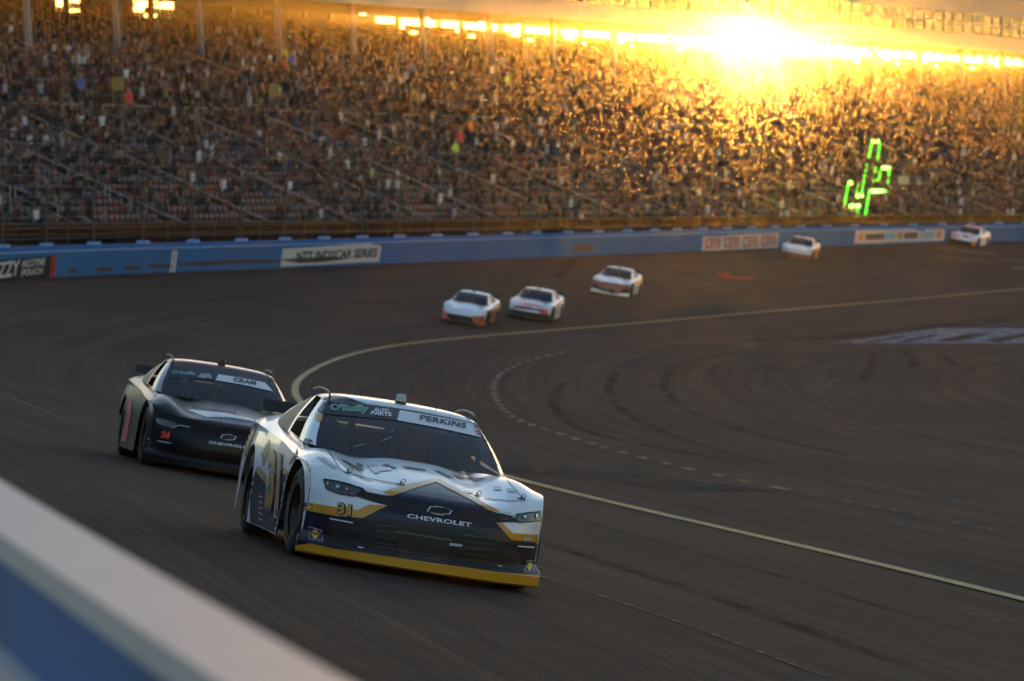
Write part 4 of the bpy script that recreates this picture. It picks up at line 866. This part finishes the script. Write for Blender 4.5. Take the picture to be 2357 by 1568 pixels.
D.line([(715, 530), (765, 600), (805, 665), (835, 692), (1000, 735), (1200, 775)], 4, 'bonnet_seam', SEAM, 'hood', off=.006); D.line([(1935, 745), (1985, 805), (2060, 885), (1960, 888), (1780, 870)], 4, 'bonnet_seam', SEAM, 'hood', off=.006)
for x, y in ((860, 694), (1218, 774), (1730, 852), (2030, 872)):
    o = car1['part']('hood_pin', 'hood_pin', M_BLK); o.location = D.spot(x, y); o.scale = (.95,)*3
# windscreen banner
D.poly([(722, 226), (1212, 277), (1192, 345), (690, 300)], 'banner', BLACKP, 'windshield', off=.008); D.poly([(1212, 277), (1450, 318), (1700, 368), (1760, 460), (1450, 392), (1192, 345)], 'banner', LTXT, 'windshield', off=.008)
D.text('PERKINS', (1342, 346), (1652, 404), (1350, 310), 'banner_name', mat('letter_dark', (.03, .03, .045), .5), 'windshield', off=.014, bold=.03, sp=1.05)
D.text("O'Reilly", (742, 292), (998, 304), (745, 236), 'banner_logo', PGREEN, 'windshield', off=.012, bold=.07); D.text("O'Reilly", (750, 287), (988, 299), (752, 242), 'banner_logo_face', GREEN, 'windshield', off=.016, bold=.02)
D.text('AUTO', (1035, 291), (1136, 302), (1038, 264), 'banner_text', LTXT, 'windshield', off=.014, bold=.04); D.text('PARTS', (1016, 313), (1152, 325), (1020, 287), 'banner_text', LTXT, 'windshield', off=.014, bold=.04)
for k, (x, y) in enumerate(((1705, 395), (1712, 415), (1725, 432))): D.poly([(x, y), (x+30, y+8), (x+38, y+22), (x+8, y+12)], 'banner_stripes', (GOLD, REDL, NAVY)[k], 'windshield', off=.014)
D.line([(900, 532), (975, 514)], 3, 'wiper', GREYP, 'windshield', off=.02); D.line([(1085, 495), (1160, 465)], 3, 'wiper', GREYP, 'windshield', off=.02)
for x, y in ((800, 232), (905, 248), (1010, 262), (1085, 272), (1322, 297), (1455, 320), (1590, 350), (1720, 385), (1790, 480), (1830, 570), (1862, 650), (655, 500), (668, 430), (682, 360)): D.disc(x, y, 5, 4, 'screw', GRILLE, 'windshield', off=.016)
# roof and pillar colours
D.poly([(690, 200), (770, 172), (860, 188), (930, 215), (1010, 240), (1100, 250), (1200, 270), (740, 222)], 'roof_print', NAVY, 'roof', off=.006)
D.poly([(655, 282), (700, 215), (728, 228), (694, 305)], 'pillar_print', NAVY, 'a_pillar_r', off=.008); D.poly([(648, 290), (694, 306), (684, 362), (642, 335)], 'pillar_gold', GOLD, 'a_pillar_r', off=.010); D.poly([(580, 462), (628, 480), (600, 506), (555, 500)], 'pillar_badge', NAVY, 'a_pillar_r', off=.008)
# right hand side of the car
sd = 'side_r'; NAVYM = mat('vinyl_navy', (.016, .012, .035), .7, spec=.12)
D.poly([(258, 645), (335, 745), (430, 665), (505, 790), (500, 900), (480, 1200), (400, 1165), (330, 1115), (205, 1060), (205, 780)], 'navy_print', NAVYM, sd, off=.004)
D.poly([(258, 645), (340, 735), (328, 790), (252, 690)], 'gold_stripe', GOLD, sd, off=.008); D.poly([(438, 660), (507, 735), (503, 805), (428, 690)], 'gold_stripe', GOLD, sd, off=.008); D.poly([(425, 958), (476, 1030), (466, 1165), (418, 1168), (410, 1010)], 'gold_stripe', GOLD, sd, off=.008)
D.text('31', (306, 965), (400, 1012), (336, 520), 'door_number_outline', LTXT, sd, off=.010, bold=.10); D.text('31', (312, 955), (402, 1000), (338, 525), 'door_number_shadow', NAVY, sd, off=.013, bold=.08); D.text('31', (325, 925), (405, 958), (348, 532), 'door_number', GOLD, sd, off=.017, bold=.05)
for k in range(6): D.line([(285+k*9, 560-k*18), (300+k*7, 650-k*22)], 7, 'quarter_letter', NAVY, sd, off=.008)
D.poly([(470, 640), (520, 540), (528, 560), (480, 680)], 'fender_badge', GRILLE, sd, off=.008)
for k in range(5): D.line([(268, 850+k*38), (292, 862+k*38)], 9, 'small_decal', GREYP, sd, off=.008)
D.line([(575, 610), (610, 690)], 14, 'fender_letters', GOLD, 'fender_r', off=.006)
D.poly([(165, 470), (235, 360), (260, 365), (200, 520), (180, 620), (165, 640)], 'tail_print', NAVY, sd, off=.008)

# the black car
c24 = lambda x, y: ((290+x/4.6116)*.9428, (860+y/4.6116)*.9428)
car2 = make_car(524, 1103, R(0), dict(body=BLACKP, splitter=BLACKP, roof=paint('paint_red_roof', (.20, .012, .010), False), a_pillar_r=mat('pillar_steel_blue', (.05, .06, .085), .3, coat=.3), a_pillar_l=mat('pillar_pale', (.16, .165, .175), .3, coat=.4)), 'black race car number 24 following close behind the leading car')
D = Dress(car2, c24)
D.poly([(595, 205), (1122, 258), (1088, 322), (560, 290)], 'banner', BLACKP, 'windshield', off=.008); D.poly([(1122, 258), (1400, 300), (1645, 352), (1735, 450), (1400, 375), (1088, 322)], 'banner', LTXT, 'windshield', off=.010)
D.text('CRAM', (1283, 340), (1540, 385), (1290, 292), 'banner_name', NAVY, 'windshield', off=.016, bold=.05, sp=1.05)
D.text("O'Reilly", (600, 262), (868, 280), (606, 216), 'banner_logo', TEAL, 'windshield', off=.014, bold=.03); D.text('AUTO', (915, 275), (1030, 286), (919, 247), 'banner_text', LTXT, 'windshield', off=.014); D.text('PARTS', (896, 297), (1042, 308), (899, 271), 'banner_text', LTXT, 'windshield', off=.014)
D.text('24', (474, 962), (572, 980), (494, 884), 'front_number', REDL, off=.010, bold=.09)
bt = [(1138, 968), (1165, 928), (1205, 932), (1208, 922), (1270, 930), (1268, 944), (1328, 952), (1300, 992), (1262, 988), (1258, 998), (1195, 988), (1198, 976)]
D.poly(bt, 'emblem', SILVER, off=.009); cx = sum(x for x, y in bt)/12; cy = sum(y for x, y in bt)/12; D.poly([(cx+(x-cx)*.84, cy+(y-cy)*.74) for x, y in bt], 'emblem_fill', GRILLE, off=.013)
D.text('CHEVROLET', (1012, 1027), (1490, 1096), (1018, 1000), 'maker_name', LTXT, off=.010, bold=.03, sp=1.05)
D.text('Drink Responsibly', (978, 772), (1492, 846), (984, 744), 'bonnet_slogan', mat('print_lilac', (.45, .44, .58), .5), 'hood', off=.008, bold=.02)
D.poly([(745, 648), (900, 660), (1200, 690), (1500, 752), (1560, 790), (1250, 740), (980, 735), (900, 700)], 'bonnet_print_or_sheen', mat('sheen_steel', (.20, .24, .30), .3, coat=.6), 'hood', off=.005)  # pale reflection on the bonnet, painted in as a flat patch
for k in range(12): D.line([(830+k*42, 600+k*6), (860+k*42, 632+k*6)], 12, 'bonnet_letter', mat('print_rust', (.16, .07, .07), .5), 'hood', off=.006)
lamp_ = D.poly([(425, 742), (530, 765), (640, 800), (664, 830), (620, 856), (470, 815), (425, 790)], 'headlight', LENS, off=.008); car2['P']['lamp'] = lamp_
for x, y, rx, ry in ((480, 785, 22, 24), (545, 800, 20, 22), (600, 818, 18, 18)): D.disc(x, y, rx, ry, 'lamp_reflector', DULL, 'lamp', off=.013)
D.line([(600, 856), (680, 825), (800, 847)], 6, 'chrome_trim', SILVER, off=.011); D.line([(440, 998), (595, 1026)], 12, 'white_dash', GREYP, off=.010)
b = D.poly([(312, 950), (372, 960), (376, 1052), (306, 1046)], 'fuel_badge', mat('badge_purple', (.035, .02, .06), .5), off=.008); car2['P']['badge'] = b; D.poly([(342, 970), (366, 1003), (342, 1035), (318, 1002)], 'badge_diamond', mat('badge_yellow', (.75, .50, .03), .5), 'badge', off=.012)
D.poly([(115, 548), (155, 540), (135, 760), (85, 1010), (35, 990), (85, 760)], 'door_stripe', REDL, 'side_r', off=.008)
D.poly([(85, 870), (118, 865), (112, 890), (82, 895)], 'tail_mark', REDL, 'side_r', off=.008)
D.poly([(380, 470), (440, 440), (446, 470), (385, 505)], 'pillar_badge', GREYP, 'a_pillar_r', off=.008)

# the chasing pack
c4 = lambda x, y: ((1050+x/4.285)*.9428, (620+y/4.285)*.9428)
c5 = lambda x, y: ((1850+x/3.626)*.9428, (300+y/3.626)*.9428)
PALE = paint('paint_pale', (.74, .76, .82), False); RUST = paint('paint_rust', (.42, .08, .04), False); PINK = paint('paint_blush', (.66, .52, .58), False); ORNG = paint('paint_orange', (.70, .15, .03), False); BRWN = paint('paint_brown', (.22, .07, .03), False); SILV = paint('paint_silver', (.60, .58, .58), False); REDP = paint('paint_red', (.55, .04, .035), False)
def far(px, py, yaw, liv, label): return make_car(px, py, R(yaw), liv, label, False)
k3 = far(1062, 747, 9, dict(body=PALE, bumper_low=REDP, splitter=BRWN, side_l=BRWN), 'pale blue race car with red bumper corners, leftmost of the distant pack'); D = Dress(k3, c4)
D.poly([(185, 618), (430, 658), (478, 756), (190, 716)], 'grille', GRILLE, off=.02, L=12); D.poly([(95, 590), (182, 608), (188, 716), (95, 704)], 'red_corner', REDP, off=.02, L=12); D.poly([(440, 650), (570, 650), (566, 790), (470, 784)], 'red_corner', RUST, off=.02, L=12)
D.poly([(575, 640), (660, 600), (650, 720), (570, 770)], 'door_print', RUST, 'side_l', off=.02, L=12)
k4 = far(1213, 737, 9, dict(body=PALE, hood=PINK, bumper_low=GRILLE, splitter=GRILLE, side_l=SILV), 'white race car with a pink and red streaked bonnet beside the leftmost distant car'); D = Dress(k4, c4)
D.poly([(825, 596), (1120, 642), (1100, 716), (825, 672)], 'grille', GRILLE, off=.02, L=12); D.poly([(875, 545), (1190, 588), (1190, 606), (870, 562)], 'upper_grille', GRILLE, off=.02, L=12); D.poly([(1130, 575), (1235, 585), (1230, 645), (1140, 615)], 'red_corner', REDP, off=.02, L=12)
D.line([(930, 510), (1180, 560)], 16, 'bonnet_streak', REDP, 'hood', off=.02); D.line([(900, 545), (1060, 565)], 12, 'bonnet_streak', REDP, 'hood', off=.02); D.text('8', (1255, 665), (1300, 650), (1265, 590), 'door_number', GRILLE, 'side_l', off=.02, bold=.08)
k5 = far(1400, 680, 7.5, dict(body=PALE, front_bumper=BRWN, bumper_low=NAVY, splitter=PALE, side_l=SILV), 'white race car with a rust coloured nose, third of the distant pack'); D = Dress(k5, c4)
D.poly([(1740, 312), (1990, 345), (2010, 400), (1960, 425), (1760, 375)], 'nose_print', BRWN, off=.02, L=12); D.poly([(1765, 350), (1930, 378), (1925, 420), (1770, 380)], 'grille', GRILLE, off=.025, L=12); D.text('9', (2095, 400), (2140, 370), (2100, 330), 'door_number', NAVY, 'side_l', off=.02, bold=.08)
k6 = far(1829, 597, 7, dict(body=SILV, hood=PALE, bumper_low=BRWN, splitter=BRWN, side_l=RUST), 'silver race car with a rusty red side near the orange and white wall panels'); D = Dress(k6, c5)
D.poly([(205, 1165), (430, 1195), (430, 1222), (205, 1192)], 'grille', BRWN, off=.03, L=12)
k7 = far(2213, 566, 7, dict(body=PALE, bumper_low=GRILLE, splitter=GRILLE, side_l=PALE, roof=ORNG), 'white and orange race car, farthest away at the right edge by the wall'); D = Dress(k7, c5)
D.poly([(1735, 975), (1900, 1000), (1905, 1030), (1720, 1000)], 'bonnet_print_or_sheen', REDP, 'hood', off=.03, L=12); D.poly([(1705, 1040), (1850, 1065), (1850, 1085), (1705, 1060)], 'grille', GRILLE, off=.03, L=12); D.poly([(1890, 1010), (1950, 1000), (1930, 1090), (1890, 1095)], 'door_print', ORNG, 'side_l', off=.03, L=12); D.poly([(1960, 1020), (1985, 1010), (1975, 1080), (1955, 1085)], 'door_number', ORNG, 'side_l', off=.03, L=12)


# ------------------------------------------------------------------ haze volume standing in for the lens glare of the sun
hz = bpy.data.materials.new('haze'); hz.use_nodes = True; n = hz.node_tree; n.nodes.clear()
o_ = n.nodes.new('ShaderNodeOutputMaterial'); ad_ = n.nodes.new('ShaderNodeAddShader')          # two scatter lobes added for lens glare: narrow and wide glow round the sun
for k, (sh, g_) in enumerate(((.42, HAZE_G[0]), (.58, HAZE_G[1]))):
    v_ = n.nodes.new('ShaderNodeVolumePrincipled'); v_.inputs['Color'].default_value = (.33, .30, .265, 1)
    v_.inputs['Density'].default_value = HAZE*sh; v_.inputs['Anisotropy'].default_value = g_; n.links.new(v_.outputs[0], ad_.inputs[k])
n.links.new(ad_.outputs[0], o_.inputs['Volume'])
h = MB().box(-910, 910, -310, 1510, ZC-12, ZC+34).build('haze', hz); tag(h, 'haze volume added over the speedway for the glare round the sun', 'haze', kind='stuff')
